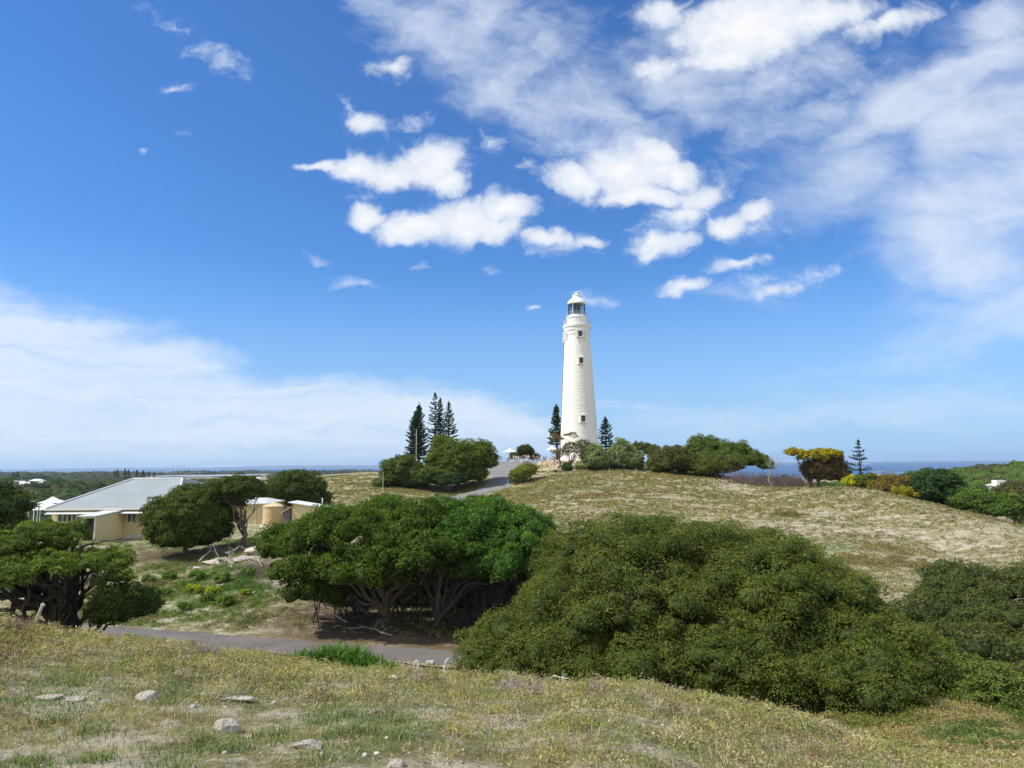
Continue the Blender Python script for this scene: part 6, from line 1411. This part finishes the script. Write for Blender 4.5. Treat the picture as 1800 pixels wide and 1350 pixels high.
for q in range(len(x)):
    s = rng.uniform(.08, .28); V.append(iv*s*rng.uniform(.5, 1.3, 3)*[1, 1, .5]+[x[q], y[q], z[q]+s*.15]); Fc.append(jf+q*len(iv)); C.append(np.tile(np.array([.58, .54, .47])*rng.uniform(.6, 1.2), (len(iv), 1)))
if V: tag(obj('stone_scatter', npmesh('stone_scatter', np.vstack(V), [np.vstack(Fc)], np.vstack(C)), TINT), 'white broken stones on the crest before the grey scrub', 'stones', kind='stuff')

# ================================================================== woods far off
def wood(name, label, Y0, Y1, u0, u1, n, rk, hk, cols, lk, nl, cond, powr=.0):
    x, y = scatter(n*3, Y0, Y1, u0, u1, powr); z = ground(x, y); px, py = project(np.stack([x, y, z], 1))
    k = cond(x, y, px, py); x, y, z = x[k][:n], y[k][:n], z[k][:n]; n = len(x)
    d = np.hypot(x, y); r = rk(d)*rng.uniform(.6, 1.4, n); h = hk(d)*rng.uniform(.65, 1.3, n)
    V1 = []; iv, jf = ico(2); Fc = []; C1 = []
    c = np.asarray(cols)[np.clip((fbm(x, y, 60, 3, 97)*len(cols)*1.6-len(cols)*.3+rng.normal(0, .7, n)).astype(int), 0, len(cols)-1)]
    for q in range(n):
        s = 1+.5*(vnoise(iv[:, 0]*2.4+q, iv[:, 1]*2.4+iv[:, 2], 7)-.5); V1.append(np.stack([x[q]+iv[:, 0]*r[q]*.88*s, y[q]+iv[:, 1]*r[q]*.88*s, z[q]+h[q]*(.35+.58*iv[:, 2]*s)], 1)); Fc.append(jf+q*len(iv)); C1.append(np.tile(c[q]*.75, (len(iv), 1)))
    Vc = np.vstack(V1); idx = np.repeat(np.arange(n), nl); m = len(idx); dr = unit(rng.normal(0, 1, (m, 3))+[0, 0, .6]); dr[:, 2] = np.abs(dr[:, 2])*1.0-.15
    s = 1+.5*(vnoise(dr[:, 0]*2.4+idx, dr[:, 1]*2.4+dr[:, 2], 7)-.5); p = np.stack([x[idx]+dr[:, 0]*r[idx]*s, y[idx]+dr[:, 1]*r[idx]*s, z[idx]+h[idx]*(.36+.64*dr[:, 2]*s)], 1)
    sz = lk(d)[idx]*rng.uniform(.6, 1.4, m); cc = np.clip(c[idx]*(1+.25*rng.normal(0, 1, (m, 1)))*(1+.08*rng.normal(0, 1, (m, 3))), .008, .6)
    V2, C2 = leafquads(p, unit(dr+rng.normal(0, .5, (m, 3))+[0, 0, .3]), unit(rng.normal(0, 1, (m, 3))), sz*1.4, sz, cc)
    me = npmesh(name, np.vstack([V2, Vc]), [np.arange(len(V2)).reshape(-1, 4), np.vstack(Fc)+len(V2)], np.vstack([C2, np.vstack(C1)]))
    return tag(obj(name, me, LEAF), label, 'wood', kind='stuff')
WC = [(.045, .065, .025), (.06, .095, .025), (.09, .13, .03), (.085, .085, .04), (.05, .08, .025)]
inh = lambda x, y: (x > -62) & (x < -25) & (y < 98)
wood('left_woodland', 'low dark green wood spreading from the house to the shore', 98, 620, -1.1, -.22, 1500, lambda d: 2.0+d*.012, lambda d: 2.6+d*.009, WC, lambda d: .14+d*.0022, 120,
     lambda x, y, px, py: ~inh(x, y) & ~((px > 555) & (y < 260)) & ~((px > 420) & (px < 560) & (y > 150) & (y < 230)) & ~((px > 440) & (y < 170)) & (np.hypot(px-40, (y-100)*2) > 0) & ~((y < 108) & (px > 30) & (px < 120)), .2)
wood('far_woodland', 'distant blue-green wooded land before the shore', 600, 3300, -1.15, .1, 1300, lambda d: 4+d*.016, lambda d: 4+d*.0035, [(.05, .07, .03), (.065, .09, .035), (.08, .09, .05), (.11, .11, .06)], lambda d: .6+d*.0026, 46, lambda x, y, px, py: ~((y > 1250) & (y < 2800) & (px > 235) & (px < 490)), .2)
wood('right_woodland', 'bright green wooded hill between the dune and the ocean', 118, 900, .36, 1.15, 1300, lambda d: 2.0+d*.011, lambda d: 2.4+d*.007, [(.05, .08, .022), (.065, .11, .02), (.095, .15, .022), (.11, .16, .03), (.08, .085, .04)], lambda d: .14+d*.0018, 120,
     lambda x, y, px, py: (y > np.interp(px, [1300, 1480, 1650, 1800, 2000], [190, 165, 130, 112, 100])) & ~(((np.abs(px-1762) < 40) & (y > 120) & (y < 308))), .1)
wood('back_woodland', 'strip of green trees seen low behind the crest toward the ocean', 230, 520, .0, .5, 260, lambda d: 2.5+d*.008, lambda d: 2.2+d*.004, WC, lambda d: .2+d*.002, 90, lambda x, y, px, py: px > 1280, .2)
# tiny far pines
for k, (px, yt) in enumerate(((202, 827), (207, 826), (220, 824.5), (226, 826.5), (241, 827), (252, 827.5), (262, 829), (271, 829.5), (24, 830.5), (31, 829))):
    lb = ['short round pine at the left of the far row', 'broad pine second from the left of the far row', 'tallest slim pine of the far row', 'pine just right of the slimmest far pine', 'ragged pine in the middle of the far row', 'thicker pine right of the middle of the far row', 'thin pine near the right of the far row', 'rightmost little pine of the far row', 'small dark pine above the far white roofs', 'larger dark pine above the far white roofs'][k]
    pine(lb, px, 838, yt, 900, [2.6, 3.2, 2.2, 3, 2.6, 3.4, 2, 2, 3.4, 3.6][k], .35, tier=1.6, leafs=.85, group='tiny pines far behind the house', col=(.04, .065, .05))
# small settlement far left, white hut on the right
def cottage(label, px, Y, w, d, h, rh, rz, wallc, roofc, group, up=2.2, chim=False, gable=False):
    q = G(px, Y); q[2] += up; t = thing('cottage', label, 'building', tuple(q), group, rz)
    wm = MB().box((0, 0, h/2-1), (w, d, h+2)).build('wall', wallc, t)
    m = MB(); o_ = .35; A = [(-w/2-o_, -d/2-o_, h), (w/2+o_, -d/2-o_, h), (w/2+o_, d/2+o_, h), (-w/2-o_, d/2+o_, h)]; B = [(-w/2+d*.35, 0, h+rh), (w/2-d*.35, 0, h+rh)]
    for f in ([A[0], A[1], B[1], B[0]], [A[1], A[2], B[1]], [A[2], A[3], B[0], B[1]], [A[3], A[0], B[0]]): m.slab(f, .12)
    r = m.build('roof', roofc, t)
    for s in (-.28, .05, .3): f = MB().box((s*w, -d/2-.03, h*.55), (w*.12, .06, h*.38)).build('window', DARKG, t)
    MB().box((w*.42, -d/2-.03, h*.38), (w*.09, .06, h*.76)).build('door', DARKW, t)
    if chim: MB().box((w*.2, .1, h+rh*.8), (.7, .6, rh*1.3)).build('chimney', wallc, r)
    return t
CW, CT = mat('cottage_white', (.72, .71, .68), .8, .05, 1), mat('cottage_tan', (.6, .48, .3), .8, .05, 1); RR = mat('pale_tin_roof', (.66, .68, .70), .5, .05, 1); RG2 = mat('grey_tin_roof', (.30, .32, .36), .5, .05, 1)
for a in ((22, 560, 12, 7, 3, 2, .1, CW, RG2, 'widest grey-roofed far building at the left'), (36, 545, 7, 6, 3, 2, .3, CW, RR, 'pale-roofed far house right of the grey roof'), (46, 540, 5, 5, 3, 1.6, .2, CT, RR, 'little tan far house between the roofs'), (62, 570, 10, 6, 3, 1.6, -.1, CW, RR, 'long white-roofed far house right of the tan one'), (74, 560, 7, 5, 3, 1.5, .2, CW, RR, 'rightmost white-roofed far house at the left'), (63, 530, 5, 4, 2.6, 1.4, .2, CW, RR, 'small white shed in front of the long far house'), (4, 540, 6, 5, 3, 1.8, .2, CW, RR, 'far house cut by the left edge'),
          (300, 700, 9, 6, 3, 1.6, .1, CW, RR, 'white speck of a far house left of the umbrella-shaped tree'), (452, 900, 7, 5, 3, 1.6, .1, CW, RR, 'lone far white house on the wooded shore')):
    cottage(a[9], *a[:9], group='far off cottages', up=7.5)
hx, hyy, hz = P(1760, 866, 300); t = thing('white_hut', 'white-roofed hut with a thick round chimney stack among the right-hand trees', 'building', (hx, hyy, hz-1.0), rz=.25)
MB().box((-.2, 0, 1.7), (8.4, 5, 5.4)).build('wall', CW, t); MB().slab([(-5, -3, 3.9), (1.2, -3, 4.9), (1.2, 3, 5.3), (-5, 3, 4.4)], .2).build('roof', RR, t)
MB().lathe([(1.55, -1), (1.5, 5.4), (1.62, 5.6), (1.62, 6.1), (1.3, 6.3), (0.01, 6.35)], (2.8, -1.6, 0), 24).build('stack', PLINTH, t); MB().box((-.2, 1, 5.6), (3.8, 2.6, 1.5)).build('upper_storey', CW, t)
MB().box((-2, -2.53, 1.9), (1.1, .08, 1.2)).build('window', DARKG, t); MB().box((.1, -2.53, 1.5), (.9, .08, 1.9)).build('door', DARKW, t)
MB().slab([(-7.4, -3.2, 1.6), (-4.6, -3.2, 3.0), (-4.6, 1, 3.0), (-7.4, 1, 1.6)], .18).build('porch_roof', RR, t); MB().tube([(-7.2, -3, -1), (-7.2, -3, 1.6)], .09, 6).build('porch_post', CW, t)
# salt lake, reef, surf
def patch(name, label, kind_, px0, px1, Y0, Y1, z, mt, seed, cat='water'):
    n = 48; cx = (P(px0, 830, (Y0+Y1)/2)[0]+P(px1, 830, (Y0+Y1)/2)[0])/2; w = (P(px1, 830, (Y0+Y1)/2)[0]-P(px0, 830, (Y0+Y1)/2)[0])/2; cy = (Y0+Y1)/2
    V = [(cx, cy, z)]; rs = 1+.35*(vnoise(np.arange(n)*.5, np.zeros(n)+seed, seed)-.5)*2; rs[-3:] = np.linspace(rs[-3], rs[0], 3)
    V += [(cx+w*math.cos(2*math.pi*k/n)*rs[k], cy+(Y1-Y0)/2*math.sin(2*math.pi*k/n)*rs[k], z) for k in range(n)]
    o = MB().add(V, [(0, 1+k, 1+(k+1) % n) for k in range(n)]).build(name, mt); return tag(o, label, cat, kind=kind_)
LAKE = mat('salt_lake_water', (.36, .37, .37), .4, .1, .01); FOAM = mat('surf_foam', (.75, .78, .78), .8, .1, .05)
zl = float(np.max(ground(np.array([P(360, 830, q)[0] for q in np.linspace(2100, 2700, 9)]), np.linspace(2100, 2700, 9))))+3
patch('salt_lake', 'pale grey salt lake beyond the house roof', 'structure', 262, 470, 2080, 2700, zl, LAKE, 3)
for k, (a, b, Y0, Y1) in enumerate(((1545, 1582, 1830, 2080), (1596, 1618, 2150, 2320), (1560, 1576, 1800, 1860), (1644, 1658, 2200, 2300))): patch('surf', 'white surf breaking round the reef', 'structure', a, b, Y0, Y1, SEAZ+.4+.1*k, FOAM, 5+k, 'surf')
q = P(1556, 830, 2450); rock('low brown rocky islet in the surf beside the star-shaped pine', (q[0], 2450, SEAZ), (75, 60, 11), 0, 81, None, 'rocky_islet', mat('reef_rock', (.24, .19, .14), .95, .25, .1, .5, .5), .5, 'islet')
# city towers on the mainland
TW = mat('haze_paled_concrete', (.42, .46, .50), .8, .1, .01)  # lightened blue-grey, the fade of distance haze is put into the colour
for k, (px, h, w) in enumerate(((304, 60, 45), (312, 95, 40), (318, 62, 55), (324, 80, 35), (331, 50, 45), (294, 40, 50), (343, 62, 25))):
    x = P(px, 820, 19800)[0]; m = MB().box((0, 0, h*.5), (w, w*.8, h)).box((0, 0, h+6), (w*.55, w*.5, 14)).box((w*.1, 0, h+20), (w*.12, w*.12, 18)); o = m.build('city_tower', TW); o.location = (x, 19800, SEAZ+30)
    tag(o, 'tiny hazy tower block of the city far across the water', 'tower', 'city skyline across the water')

# ================================================================== air
hb = MB().box((0, 12000, 0), (56000, 31000, 2)); HZ0, HZ1 = -58, 160
hb = MB().box((0, 11800, (HZ0+HZ1)/2), (60000, 24800, HZ1-HZ0)); ho_ = hb.build('haze', None)
hm_ = bpy.data.materials.new('haze_air'); hm_.use_nodes = True; t_ = hm_.node_tree; t_.nodes.remove(t_.nodes['Principled BSDF'])
pv = t_.nodes.new('ShaderNodeVolumePrincipled'); pv.inputs['Color'].default_value = (.62, .78, 1, 1); pv.inputs['Density'].default_value = 4.6e-5; pv.inputs['Anisotropy'].default_value = .2
t_.links.new(pv.outputs[0], t_.nodes['Material Output'].inputs['Volume']); ho_.data.materials.append(hm_); tag(ho_, 'faint blue sea haze in the air', 'haze', kind='stuff')
